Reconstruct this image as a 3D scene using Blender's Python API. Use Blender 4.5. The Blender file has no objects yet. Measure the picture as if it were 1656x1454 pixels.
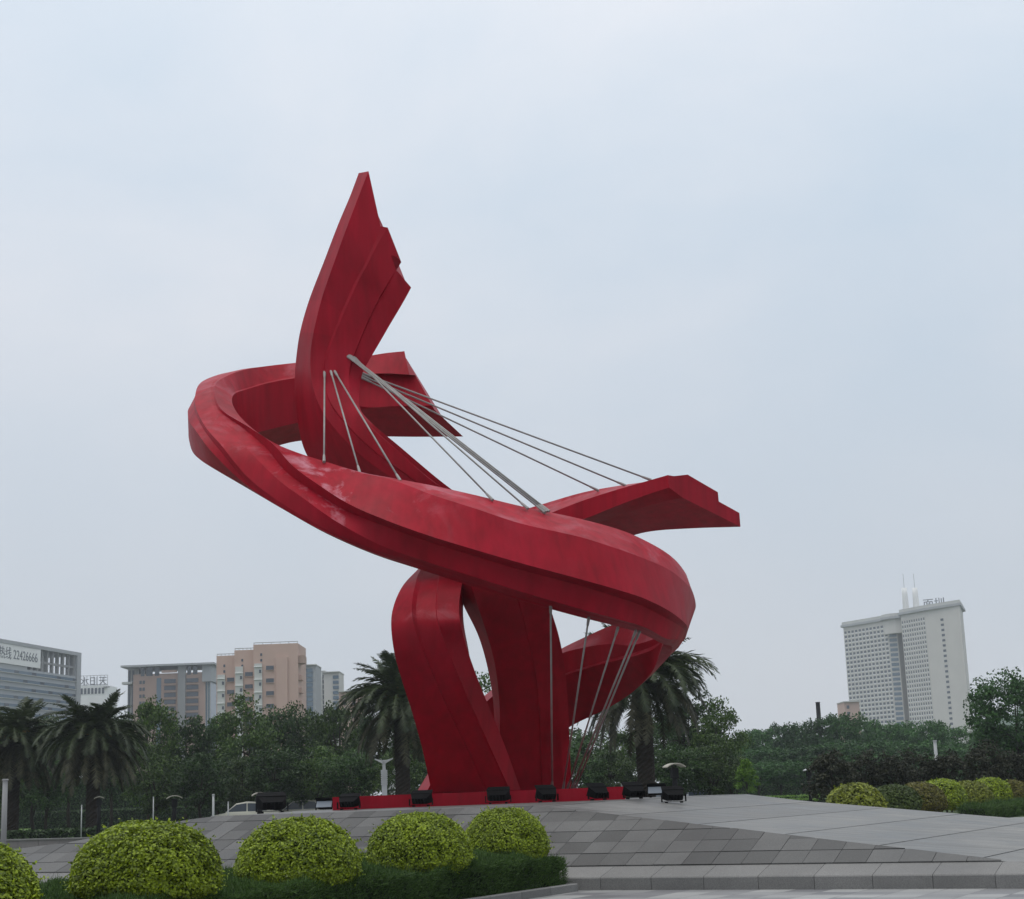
import bpy, math, random
import numpy as np
from mathutils import Vector, Matrix

random.seed(7)
rng = np.random.default_rng(11)
scene = bpy.context.scene
COL = scene.collection

# ------------------------------------------------------------------ camera
F_PX, CX, CY = 2600.0, 828.0, 727.0            # focal length and centre, photograph pixels
ROLL, PITCH = math.radians(2.1), math.atan(556 / 2600.0)
EYE = np.array([0.0, 0.0, 1.65])
FWD = np.array([0, math.cos(PITCH), math.sin(PITCH)])
_r0 = np.array([1.0, 0, 0]); _u0 = np.array([0, -math.sin(PITCH), math.cos(PITCH)])
RGT = math.cos(ROLL) * _r0 - math.sin(ROLL) * _u0
UPV = math.sin(ROLL) * _r0 + math.cos(ROLL) * _u0
cam_data = bpy.data.cameras.new('camera')
cam_data.sensor_fit = 'HORIZONTAL'; cam_data.sensor_width = 36.0
cam_data.lens = F_PX / 1656.0 * 36.0
cam_data.clip_end = 6000.0
cam = bpy.data.objects.new('camera', cam_data); COL.objects.link(cam)
M = Matrix(((RGT[0], UPV[0], -FWD[0], EYE[0]), (RGT[1], UPV[1], -FWD[1], EYE[1]),
            (RGT[2], UPV[2], -FWD[2], EYE[2]), (0, 0, 0, 1)))
cam.matrix_world = M
scene.camera = cam

# ------------------------------------------------------------------ sky, sun, exposure
SUN_EL, SUN_AZ = math.radians(72), math.radians(-120)   # azimuth from +Y, clockwise
world = bpy.data.worlds.new('World'); scene.world = world; world.use_nodes = True
wn, wl = world.node_tree.nodes, world.node_tree.links
for n_ in list(wn): wn.remove(n_)
w_out = wn.new('ShaderNodeOutputWorld')
sky = wn.new('ShaderNodeTexSky'); sky.sky_type = 'NISHITA'; sky.sun_disc = False
sky.sun_elevation = SUN_EL; sky.sun_rotation = SUN_AZ
sky.air_density = 1.0; sky.dust_density = 3.0; sky.ozone_density = 1.0
bg_sky = wn.new('ShaderNodeBackground'); bg_sky.inputs['Strength'].default_value = 0.10
wl.new(sky.outputs[0], bg_sky.inputs['Color'])
tc = wn.new('ShaderNodeTexCoord')
mp = wn.new('ShaderNodeMapping'); mp.inputs['Scale'].default_value = (1.0, 1.0, 2.0)
mp.inputs['Location'].default_value = (0.35, 0.1, 0.2)
wl.new(tc.outputs['Generated'], mp.inputs['Vector'])
nz = wn.new('ShaderNodeTexNoise'); nz.inputs['Scale'].default_value = 2.2
nz.inputs['Detail'].default_value = 6.0; nz.inputs['Roughness'].default_value = 0.52
nz.inputs['Distortion'].default_value = 0.25
wl.new(mp.outputs[0], nz.inputs['Vector'])
cr = wn.new('ShaderNodeValToRGB')
cr.color_ramp.elements[0].position = 0.36; cr.color_ramp.elements[0].color = (0.535, 0.64, 0.75, 1)
cr.color_ramp.elements[1].position = 0.66; cr.color_ramp.elements[1].color = (0.72, 0.755, 0.815, 1)
wl.new(nz.outputs['Fac'], cr.inputs['Fac'])
# an overcast sky grows lighter and whiter towards the zenith
sepw = wn.new('ShaderNodeSeparateXYZ'); wl.new(tc.outputs['Generated'], sepw.inputs[0])
zc = wn.new('ShaderNodeClamp'); wl.new(sepw.outputs['Z'], zc.inputs['Value'])
zp = wn.new('ShaderNodeMath'); zp.operation = 'POWER'; zp.inputs[1].default_value = 2.5; wl.new(zc.outputs[0], zp.inputs[0])
elv = wn.new('ShaderNodeMath'); elv.operation = 'MULTIPLY_ADD'; elv.inputs[1].default_value = 1.25; elv.inputs[2].default_value = 1.03
wl.new(zp.outputs[0], elv.inputs[0])
wht = wn.new('ShaderNodeMix'); wht.data_type = 'RGBA'
wl.new(zp.outputs[0], wht.inputs['Factor']); wl.new(cr.outputs['Color'], wht.inputs['A']); wht.inputs['B'].default_value = (0.76, 0.75, 0.73, 1)
low = wn.new('ShaderNodeMapRange'); low.interpolation_type = 'SMOOTHSTEP'
low.inputs['From Min'].default_value = 0.0; low.inputs['From Max'].default_value = 0.42; low.inputs['To Min'].default_value = 0.85; low.inputs['To Max'].default_value = 0.0
wl.new(sepw.outputs['Z'], low.inputs['Value'])
hzw = wn.new('ShaderNodeMix'); hzw.data_type = 'RGBA'; hzw.inputs['B'].default_value = (0.635, 0.66, 0.705, 1)
wl.new(low.outputs[0], hzw.inputs['Factor']); wl.new(wht.outputs['Result'], hzw.inputs['A'])
bg_cloud = wn.new('ShaderNodeBackground')
wl.new(elv.outputs[0], bg_cloud.inputs['Strength'])
wl.new(hzw.outputs['Result'], bg_cloud.inputs['Color'])
mixw = wn.new('ShaderNodeMixShader'); mixw.inputs['Fac'].default_value = 0.90
wl.new(bg_sky.outputs[0], mixw.inputs[1]); wl.new(bg_cloud.outputs[0], mixw.inputs[2])
wl.new(mixw.outputs[0], w_out.inputs['Surface'])

sun_d = bpy.data.lights.new('sun', 'SUN'); sun_d.energy = 0.8; sun_d.angle = math.radians(25)
sun_d.color = (1.0, 0.97, 0.93)
sun = bpy.data.objects.new('sun', sun_d); COL.objects.link(sun)
_sd = Vector((math.cos(SUN_EL) * math.sin(SUN_AZ), math.cos(SUN_EL) * math.cos(SUN_AZ), math.sin(SUN_EL)))
sun.rotation_euler = (-_sd).to_track_quat('-Z', 'Y').to_euler()

scene.view_settings.view_transform = 'Standard'
scene.view_settings.look = 'None'
scene.view_settings.exposure = 0.08
scene.view_settings.gamma = 1.0
scene.view_settings.use_curve_mapping = False
scene.render.engine = 'CYCLES'
scene.cycles.max_bounces = 6
scene.cycles.diffuse_bounces = 3
scene.cycles.glossy_bounces = 3
scene.cycles.transmission_bounces = 4
scene.cycles.transparent_max_bounces = 8
scene.cycles.volume_bounces = 0
scene.cycles.use_denoising = True

# ------------------------------------------------------------------ geometry of the view
def ray(u, v): return FWD + RGT * (u - CX) / F_PX - UPV * (v - CY) / F_PX
def at_y(u, v, y):
    d = ray(u, v); return EYE + d * (y / d[1])
def at_z(u, v, z):
    d = ray(u, v); return EYE + d * ((z - EYE[2]) / d[2])
def proj(P):
    q = np.array(P, float) - EYE; w = q @ FWD
    return CX + F_PX * (q @ RGT) / w, CY - F_PX * (q @ UPV) / w
def ground_x(u, y, z=0.0):
    """x of the point at distance y, height z standing in column u"""
    x = (u - CX) / F_PX * y
    for _ in range(6):
        x += (u - proj((x, y, z))[0]) / F_PX * y
    return x
def z_at(x, y, v):
    z = 1.65
    for _ in range(8):
        z -= (v - proj((x, y, z))[1]) / F_PX * y
    return z

# ------------------------------------------------------------------ object helpers
def tag(o, label=None, cat=None, group=None, kind=None):
    if label: o['label'] = label
    if cat: o['category'] = cat
    if group: o['group'] = group
    if kind: o['kind'] = kind
    return o
def empty(name, loc=(0, 0, 0), rz=0.0, label=None, cat=None, group=None):
    o = bpy.data.objects.new(name, None); COL.objects.link(o)
    o.empty_display_size = 0.2
    o.location = loc; o.rotation_euler = (0, 0, rz)
    return tag(o, label, cat, group)
def mesh_from(name, verts, faces, mat=None, smooth=False):
    me = bpy.data.meshes.new(name)
    me.from_pydata([tuple(map(float, v)) for v in verts], [], faces)
    if mat: me.materials.append(mat)
    if smooth:
        me.polygons.foreach_set('use_smooth', [True] * len(me.polygons))
    me.update()
    return me
def add(name, me, parent=None, loc=None, rot=None, scale=None):
    o = bpy.data.objects.new(name, me); COL.objects.link(o)
    if parent: o.parent = parent
    if loc is not None: o.location = loc
    if rot is not None: o.rotation_euler = rot
    if scale is not None: o.scale = scale
    return o
def quads_mesh(name, V, mat):
    """V: (n,4,3) separate quads"""
    n = len(V)
    me = bpy.data.meshes.new(name)
    me.vertices.add(n * 4); me.vertices.foreach_set('co', np.ascontiguousarray(V, dtype=np.float32).ravel())
    me.loops.add(n * 4); me.loops.foreach_set('vertex_index', np.arange(n * 4, dtype=np.int32))
    me.polygons.add(n); me.polygons.foreach_set('loop_start', np.arange(0, n * 4, 4, dtype=np.int32))
    me.polygons.foreach_set('loop_total', np.full(n, 4, dtype=np.int32))
    me.materials.append(mat); me.update(calc_edges=True)
    return me
class MB:
    """collects boxes, tubes and prisms for ONE part"""
    def __init__(s): s.v, s.f = [], []
    def addv(s, vs, fs):
        b = len(s.v); s.v += [tuple(x) for x in vs]; s.f += [tuple(i + b for i in f) for f in fs]; return s
    def box(s, x0, x1, y0, y1, z0, z1):
        return s.addv([(x0, y0, z0), (x1, y0, z0), (x1, y1, z0), (x0, y1, z0), (x0, y0, z1), (x1, y0, z1), (x1, y1, z1), (x0, y1, z1)],
                      [(0, 3, 2, 1), (4, 5, 6, 7), (0, 1, 5, 4), (1, 2, 6, 5), (2, 3, 7, 6), (3, 0, 4, 7)])
    def prism(s, poly, z0, z1):
        n = len(poly)
        return s.addv([(x, y, z0) for x, y in poly] + [(x, y, z1) for x, y in poly],
                      [tuple(range(n))[::-1], tuple(range(n, 2 * n))] + [(i, (i + 1) % n, n + (i + 1) % n, n + i) for i in range(n)])
    def extr(s, poly, axis, a, b):
        """extrude a 2-D outline along axis 0/1: outline in (other, z)"""
        n = len(poly)
        mk = (lambda c, p: (c, p[0], p[1])) if axis == 0 else (lambda c, p: (p[0], c, p[1]))
        return s.addv([mk(a, p) for p in poly] + [mk(b, p) for p in poly],
                      [tuple(range(n))[::-1], tuple(range(n, 2 * n))] + [(i, (i + 1) % n, n + (i + 1) % n, n + i) for i in range(n)])
    def tube(s, pts, rad, seg=8, cap=True):
        pts = [Vector(p) for p in pts]
        if not hasattr(rad, '__len__'): rad = [rad] * len(pts)
        rings = []
        for i, p in enumerate(pts):
            d = (pts[min(i + 1, len(pts) - 1)] - pts[max(i - 1, 0)]).normalized()
            a = d.cross(Vector((0, 0, 1)) if abs(d.z) < 0.95 else Vector((1, 0, 0))).normalized(); b = d.cross(a)
            rings.append([tuple(p + rad[i] * (a * math.cos(2 * math.pi * k / seg) + b * math.sin(2 * math.pi * k / seg))) for k in range(seg)])
        fs = []
        for i in range(len(rings) - 1):
            for k in range(seg):
                k2 = (k + 1) % seg
                fs.append((i * seg + k, i * seg + k2, (i + 1) * seg + k2, (i + 1) * seg + k))
        if cap:
            fs.append(tuple(range(seg))[::-1]); fs.append(tuple(range((len(rings) - 1) * seg, len(rings) * seg)))
        return s.addv([v for r in rings for v in r], fs)
    def mesh(s, name, mat, smooth=False, bevel=0):
        return mesh_from(name, s.v, s.f, mat, smooth)
    def build(s, name, mat, parent=None, smooth=False, **kw):
        return add(name, s.mesh(name, mat, smooth), parent, **kw)

# ------------------------------------------------------------------ materials
def new_mat(name):
    m = bpy.data.materials.new(name); m.use_nodes = True
    nt = m.node_tree; b = nt.nodes['Principled BSDF']
    return m, nt, b
def simple(name, col, rough=0.6, spec=0.5, metal=0.0, noise=0.0, nscale=3.0, bump=0.0, bscale=40.0, rnd=0.0):
    m, nt, b = new_mat(name); N, L = nt.nodes, nt.links
    b.inputs['Roughness'].default_value = rough; b.inputs['Metallic'].default_value = metal
    b.inputs['Specular IOR Level'].default_value = spec
    b.inputs['Base Color'].default_value = (*col, 1)
    src = None
    if noise or rnd:
        rgb = N.new('ShaderNodeRGB'); rgb.outputs[0].default_value = (*col, 1); src = rgb.outputs[0]
    tco = N.new('ShaderNodeTexCoord')
    if noise:
        nt_ = N.new('ShaderNodeTexNoise'); nt_.inputs['Scale'].default_value = nscale; nt_.inputs['Detail'].default_value = 6
        nt_.inputs['Roughness'].default_value = 0.62
        L.new(tco.outputs['Object'], nt_.inputs['Vector'])
        mr = N.new('ShaderNodeMapRange'); mr.inputs['From Min'].default_value = 0.25; mr.inputs['From Max'].default_value = 0.75
        mr.inputs['To Min'].default_value = 1 - noise; mr.inputs['To Max'].default_value = 1 + noise
        L.new(nt_.outputs['Fac'], mr.inputs['Value'])
        vm = N.new('ShaderNodeVectorMath'); vm.operation = 'SCALE'
        L.new(src, vm.inputs[0]); L.new(mr.outputs[0], vm.inputs['Scale']); src = vm.outputs[0]
    if rnd:
        oi = N.new('ShaderNodeObjectInfo'); mr = N.new('ShaderNodeMapRange')
        mr.inputs['To Min'].default_value = 1 - rnd; mr.inputs['To Max'].default_value = 1 + rnd
        L.new(oi.outputs['Random'], mr.inputs['Value'])
        vm = N.new('ShaderNodeVectorMath'); vm.operation = 'SCALE'
        L.new(src, vm.inputs[0]); L.new(mr.outputs[0], vm.inputs['Scale']); src = vm.outputs[0]
    if src is not None: L.new(src, b.inputs['Base Color'])
    if bump:
        n2 = N.new('ShaderNodeTexNoise'); n2.inputs['Scale'].default_value = bscale; n2.inputs['Detail'].default_value = 5
        L.new(tco.outputs['Object'], n2.inputs['Vector'])
        bp_ = N.new('ShaderNodeBump'); bp_.inputs['Strength'].default_value = bump; bp_.inputs['Distance'].default_value = 0.02
        L.new(n2.outputs['Fac'], bp_.inputs['Height']); L.new(bp_.outputs[0], b.inputs['Normal'])
    return m

def foliage(name, c_dark, c_light, rough=0.55, transl=0.25, objvar=0.25, spec=0.3):
    m, nt, b = new_mat(name); N, L = nt.nodes, nt.links
    geo = N.new('ShaderNodeNewGeometry'); rmp = N.new('ShaderNodeValToRGB')
    rmp.color_ramp.elements[0].color = (*c_dark, 1); rmp.color_ramp.elements[1].color = (*c_light, 1)
    rmp.color_ramp.elements[0].position = 0.15; rmp.color_ramp.elements[1].position = 0.95
    tco = N.new('ShaderNodeTexCoord'); n1 = N.new('ShaderNodeTexNoise'); n1.inputs['Scale'].default_value = 1.1
    n1.inputs['Detail'].default_value = 3
    L.new(tco.outputs['Object'], n1.inputs['Vector'])
    mx = N.new('ShaderNodeMath'); mx.operation = 'MULTIPLY_ADD'; mx.inputs[1].default_value = 0.55
    ms = N.new('ShaderNodeMath'); ms.operation = 'MULTIPLY'; ms.inputs[1].default_value = 0.5
    L.new(n1.outputs['Fac'], ms.inputs[0])
    L.new(geo.outputs['Random Per Island'], mx.inputs[0]); L.new(ms.outputs[0], mx.inputs[2])
    L.new(mx.outputs[0], rmp.inputs['Fac'])
    oi = N.new('ShaderNodeObjectInfo'); mr = N.new('ShaderNodeMapRange')
    mr.inputs['To Min'].default_value = 1 - objvar; mr.inputs['To Max'].default_value = 1 + objvar
    L.new(oi.outputs['Random'], mr.inputs['Value'])
    vm = N.new('ShaderNodeVectorMath'); vm.operation = 'SCALE'
    L.new(rmp.outputs['Color'], vm.inputs[0]); L.new(mr.outputs[0], vm.inputs['Scale'])
    L.new(vm.outputs[0], b.inputs['Base Color'])
    b.inputs['Roughness'].default_value = rough; b.inputs['Specular IOR Level'].default_value = spec
    tr = N.new('ShaderNodeBsdfTranslucent'); L.new(vm.outputs[0], tr.inputs['Color'])
    mixn = N.new('ShaderNodeMixShader'); mixn.inputs['Fac'].default_value = transl
    L.new(b.outputs[0], mixn.inputs[1]); L.new(tr.outputs[0], mixn.inputs[2])
    L.new(mixn.outputs[0], nt.nodes['Material Output'].inputs['Surface'])
    return m

def paint_red():
    m, nt, b = new_mat('red_paint'); N, L = nt.nodes, nt.links
    geo = N.new('ShaderNodeNewGeometry')
    tco = N.new('ShaderNodeTexCoord')
    # broad tone drift and sheet streaks
    n1 = N.new('ShaderNodeTexNoise'); n1.inputs['Scale'].default_value = 0.55; n1.inputs['Detail'].default_value = 5
    L.new(tco.outputs['Object'], n1.inputs['Vector'])
    r1 = N.new('ShaderNodeValToRGB')
    r1.color_ramp.elements[0].position = 0.3; r1.color_ramp.elements[0].color = (0.255, 0.003, 0.012, 1)
    r1.color_ramp.elements[1].position = 0.75; r1.color_ramp.elements[1].color = (0.335, 0.006, 0.021, 1)
    L.new(n1.outputs['Fac'], r1.inputs['Fac'])
    # faint rain streaks and plate-to-plate drift
    mps = N.new('ShaderNodeMapping'); mps.inputs['Scale'].default_value = (5.0, 5.0, 0.35); L.new(tco.outputs['Object'], mps.inputs['Vector'])
    ns = N.new('ShaderNodeTexNoise'); ns.inputs['Scale'].default_value = 1.0; ns.inputs['Detail'].default_value = 6; L.new(mps.outputs[0], ns.inputs['Vector'])
    rs = N.new('ShaderNodeMapRange'); rs.inputs['From Min'].default_value = 0.3; rs.inputs['From Max'].default_value = 0.7
    rs.inputs['To Min'].default_value = 0.80; rs.inputs['To Max'].default_value = 1.16; L.new(ns.outputs['Fac'], rs.inputs['Value'])
    vs_ = N.new('ShaderNodeVectorMath'); vs_.operation = 'SCALE'; L.new(r1.outputs['Color'], vs_.inputs[0]); L.new(rs.outputs[0], vs_.inputs['Scale'])
    at_ = N.new('ShaderNodeAttribute'); at_.attribute_name = 'plate'; at_.attribute_type = 'GEOMETRY'
    ad_ = N.new('ShaderNodeMath'); ad_.operation = 'ADD'; ad_.inputs[1].default_value = 1.0; L.new(at_.outputs['Fac'], ad_.inputs[0])
    vp_ = N.new('ShaderNodeVectorMath'); vp_.operation = 'SCALE'; L.new(vs_.outputs[0], vp_.inputs[0]); L.new(ad_.outputs[0], vp_.inputs['Scale'])
    # chalky worn patches on faces turned to the weather
    n2 = N.new('ShaderNodeTexNoise'); n2.inputs['Scale'].default_value = 0.9; n2.inputs['Detail'].default_value = 8
    n2.inputs['Roughness'].default_value = 0.68; n2.inputs['Distortion'].default_value = 0.6
    L.new(tco.outputs['Object'], n2.inputs['Vector'])
    r2 = N.new('ShaderNodeMapRange'); r2.inputs['From Min'].default_value = 0.50; r2.inputs['From Max'].default_value = 0.64
    L.new(n2.outputs['Fac'], r2.inputs['Value'])
    sep = N.new('ShaderNodeSeparateXYZ'); L.new(geo.outputs['Normal'], sep.inputs[0])
    up = N.new('ShaderNodeMapRange'); up.inputs['From Min'].default_value = 0.30; up.inputs['From Max'].default_value = 0.62
    L.new(sep.outputs['Z'], up.inputs['Value'])
    mu = N.new('ShaderNodeMath'); mu.operation = 'MULTIPLY'; L.new(r2.outputs[0], mu.inputs[0]); L.new(up.outputs[0], mu.inputs[1])
    ds = N.new('ShaderNodeVectorMath'); ds.operation = 'DISTANCE'; ds.name = 'wear_centre'; L.new(tco.outputs['Object'], ds.inputs[0])
    dr = N.new('ShaderNodeMapRange'); dr.inputs['From Min'].default_value = 0.6; dr.inputs['From Max'].default_value = 2.6
    dr.inputs['To Min'].default_value = 0.85; dr.inputs['To Max'].default_value = 0.20; L.new(ds.outputs['Value'], dr.inputs['Value'])
    mu2 = N.new('ShaderNodeMath'); mu2.operation = 'MULTIPLY'; L.new(dr.outputs[0], mu2.inputs[1]); L.new(mu.outputs[0], mu2.inputs[0])
    mx = N.new('ShaderNodeMix'); mx.data_type = 'RGBA'
    L.new(mu2.outputs[0], mx.inputs['Factor']); L.new(vp_.outputs[0], mx.inputs['A'])
    mx.inputs['B'].default_value = (0.52, 0.24, 0.29, 1)
    L.new(mx.outputs['Result'], b.inputs['Base Color'])
    n3 = N.new('ShaderNodeTexNoise'); n3.inputs['Scale'].default_value = 2.2; n3.inputs['Detail'].default_value = 5
    L.new(tco.outputs['Object'], n3.inputs['Vector'])
    r3 = N.new('ShaderNodeMapRange'); r3.inputs['To Min'].default_value = 0.42; r3.inputs['To Max'].default_value = 0.62
    L.new(n3.outputs['Fac'], r3.inputs['Value'])
    L.new(r3.outputs[0], b.inputs['Roughness'])
    b.inputs['Specular IOR Level'].default_value = 0.13
    bp_ = N.new('ShaderNodeBump'); bp_.inputs['Strength'].default_value = 0.12; bp_.inputs['Distance'].default_value = 0.05
    n4 = N.new('ShaderNodeTexNoise'); n4.inputs['Scale'].default_value = 1.6; n4.inputs['Detail'].default_value = 3
    L.new(tco.outputs['Object'], n4.inputs['Vector'])
    L.new(n4.outputs['Fac'], bp_.inputs['Height']); L.new(bp_.outputs[0], b.inputs['Normal'])
    return m

def granite(name, c0, c1, rough, rnd, stain=0.15, fine=60.0, spec=0.4, streak=0.0):
    m, nt, b = new_mat(name); N, L = nt.nodes, nt.links
    tco = N.new('ShaderNodeTexCoord'); geo = N.new('ShaderNodeNewGeometry')
    n1 = N.new('ShaderNodeTexNoise'); n1.inputs['Scale'].default_value = fine; n1.inputs['Detail'].default_value = 4; n1.inputs['Roughness'].default_value = 0.8
    L.new(geo.outputs['Position'], n1.inputs['Vector'])
    r1 = N.new('ShaderNodeValToRGB'); r1.color_ramp.elements[0].position = 0.3; r1.color_ramp.elements[1].position = 0.7
    r1.color_ramp.elements[0].color = (*c0, 1); r1.color_ramp.elements[1].color = (*c1, 1)
    L.new(n1.outputs['Fac'], r1.inputs['Fac'])
    n2 = N.new('ShaderNodeTexNoise'); n2.inputs['Scale'].default_value = 0.55; n2.inputs['Detail'].default_value = 9; n2.inputs['Roughness'].default_value = 0.65
    L.new(geo.outputs['Position'], n2.inputs['Vector'])
    mr = N.new('ShaderNodeMapRange'); mr.inputs['From Min'].default_value = 0.3; mr.inputs['From Max'].default_value = 0.7
    mr.inputs['To Min'].default_value = 1 - stain; mr.inputs['To Max'].default_value = 1 + stain
    L.new(n2.outputs['Fac'], mr.inputs['Value'])
    oi = N.new('ShaderNodeObjectInfo'); mo = N.new('ShaderNodeMapRange')
    mo.inputs['To Min'].default_value = 1 - rnd; mo.inputs['To Max'].default_value = 1 + rnd
    L.new(oi.outputs['Random'], mo.inputs['Value'])
    ml = N.new('ShaderNodeMath'); ml.operation = 'MULTIPLY'; L.new(mr.outputs[0], ml.inputs[0]); L.new(mo.outputs[0], ml.inputs[1])
    vm = N.new('ShaderNodeVectorMath'); vm.operation = 'SCALE'; L.new(r1.outputs['Color'], vm.inputs[0]); L.new(ml.outputs[0], vm.inputs['Scale'])
    L.new(vm.outputs[0], b.inputs['Base Color'])
    if streak:
        mq = N.new('ShaderNodeMapping'); mq.inputs['Rotation'].default_value = (0, 0, math.radians(28.8)); mq.inputs['Scale'].default_value = (0.35, 3.2, 1.0)
        L.new(geo.outputs['Position'], mq.inputs['Vector'])
        nq = N.new('ShaderNodeTexNoise'); nq.inputs['Scale'].default_value = 1.0; nq.inputs['Detail'].default_value = 8; nq.inputs['Roughness'].default_value = 0.7
        L.new(mq.outputs[0], nq.inputs['Vector'])
        mz = N.new('ShaderNodeMapRange'); mz.inputs['From Min'].default_value = 0.3; mz.inputs['From Max'].default_value = 0.7
        mz.inputs['To Min'].default_value = 1 - streak; mz.inputs['To Max'].default_value = 1 + streak; L.new(nq.outputs['Fac'], mz.inputs['Value'])
        v2 = N.new('ShaderNodeVectorMath'); v2.operation = 'SCALE'; L.new(vm.outputs[0], v2.inputs[0]); L.new(mz.outputs[0], v2.inputs['Scale'])
        L.new(v2.outputs[0], b.inputs['Base Color'])
    rr = N.new('ShaderNodeMapRange'); rr.inputs['From Min'].default_value = 0.3; rr.inputs['From Max'].default_value = 0.7; rr.inputs['To Min'].default_value = rough - 0.16; rr.inputs['To Max'].default_value = rough + 0.2
    L.new(n2.outputs['Fac'], rr.inputs['Value']); L.new(rr.outputs[0], b.inputs['Roughness'])
    b.inputs['Specular IOR Level'].default_value = spec
    bp_ = N.new('ShaderNodeBump'); bp_.inputs['Strength'].default_value = 0.25; bp_.inputs['Distance'].default_value = 0.004
    L.new(n1.outputs['Fac'], bp_.inputs['Height']); L.new(bp_.outputs[0], b.inputs['Normal'])
    return m

MAT = {}
MAT['red'] = paint_red()
MAT['cable'] = simple('galvanised_cable', (0.27, 0.26, 0.25), 0.5, 0.4, 0.15, 0.2, 4)
MAT['tile'] = granite('tile_granite', (0.050, 0.0495, 0.048), (0.108, 0.107, 0.104), 0.62, 0.33, 0.32)
MAT['slab'] = granite('slab_granite', (0.115, 0.114, 0.109), (0.19, 0.188, 0.181), 0.50, 0.14, 0.45, 45.0, 0.30, 0.30)
MAT['kerb'] = granite('kerb_granite', (0.095, 0.093, 0.090), (0.21, 0.207, 0.20), 0.7, 0.10, 0.22)
MAT['joint'] = simple('dark_joint', (0.022, 0.021, 0.02), 0.9)
MAT['black'] = simple('black_metal', (0.004, 0.004, 0.0045), 0.75, 0.12)
MAT['lens'] = simple('lamp_glass', (0.28, 0.32, 0.36), 0.2, 0.6)
MAT['bush'] = foliage('golden_clipped_leaves', (0.030, 0.058, 0.004), (0.42, 0.54, 0.022), 0.45, 0.28, 0.12, 0.35)
MAT['bush_dull'] = foliage('olive_clipped_leaves', (0.05, 0.065, 0.008), (0.27, 0.31, 0.02), 0.5, 0.2, 0.2, 0.4)
MAT['bush_green'] = foliage('dark_green_clipped_leaves', (0.02, 0.035, 0.008), (0.09, 0.135, 0.02), 0.5, 0.2, 0.15)
MAT['bush_brown'] = foliage('brown_olive_clipped_leaves', (0.045, 0.038, 0.010), (0.17, 0.165, 0.022), 0.5, 0.2, 0.15)
MAT['bush_core'] = simple('bush_core', (0.02, 0.03, 0.006), 0.95, 0.1)
MAT['hedge'] = foliage('hedge_needles', (0.014, 0.036, 0.008), (0.085, 0.155, 0.032), 0.6, 0.25, 0.1)
MAT['hedge_core'] = simple('hedge_core', (0.012, 0.02, 0.01), 0.95, 0.1)
MAT['leaf_a'] = foliage('broadleaf_dark', (0.006, 0.017, 0.005), (0.062, 0.125, 0.028), 0.5, 0.22, 0.35)
MAT['leaf_b'] = foliage('broadleaf_mid', (0.010, 0.026, 0.007), (0.10, 0.17, 0.032), 0.5, 0.22, 0.35)
MAT['leaf_c'] = foliage('broadleaf_far', (0.010, 0.038, 0.010), (0.065, 0.16, 0.036), 0.55, 0.22, 0.35)
MAT['leaf_bright'] = foliage('young_bright_leaves', (0.05, 0.11, 0.015), (0.16, 0.30, 0.03), 0.55, 0.3, 0.1)
MAT['leaf_brown'] = foliage('dark_brownish_leaves', (0.012, 0.014, 0.009), (0.045, 0.048, 0.022), 0.6, 0.15, 0.25)
MAT['bark'] = simple('bark', (0.035, 0.028, 0.022), 0.95, 0.2, 0, 0.35, 6, 0.6, 14)
MAT['palm_bark'] = simple('palm_bark', (0.030, 0.023, 0.018), 0.95, 0.2, 0, 0.4, 9, 0.8, 12)
MAT['frond'] = foliage('palm_frond_green', (0.016, 0.026, 0.010), (0.062, 0.085, 0.030), 0.5, 0.2, 0.25)
MAT['frond_dry'] = foliage('palm_frond_dry', (0.022, 0.023, 0.012), (0.095, 0.088, 0.045), 0.6, 0.15, 0.3)
MAT['fruit'] = foliage('palm_fruit_stalks', (0.10, 0.045, 0.012), (0.24, 0.12, 0.02), 0.6, 0.1, 0.2)

# ================================================================== THE SETTING
def ground_mat(name, c0, c1, scale, rough=0.9, c2=None):
    m, nt, b = new_mat(name); N, L = nt.nodes, nt.links
    geo = N.new('ShaderNodeNewGeometry')
    n1 = N.new('ShaderNodeTexNoise'); n1.inputs['Scale'].default_value = scale; n1.inputs['Detail'].default_value = 8; n1.inputs['Roughness'].default_value = 0.7
    L.new(geo.outputs['Position'], n1.inputs['Vector'])
    r1 = N.new('ShaderNodeValToRGB'); r1.color_ramp.elements[0].position = 0.3; r1.color_ramp.elements[1].position = 0.7
    r1.color_ramp.elements[0].color = (*c0, 1); r1.color_ramp.elements[1].color = (*c1, 1)
    L.new(n1.outputs['Fac'], r1.inputs['Fac']); L.new(r1.outputs['Color'], b.inputs['Base Color'])
    b.inputs['Roughness'].default_value = rough; b.inputs['Specular IOR Level'].default_value = 0.3
    return m
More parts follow.
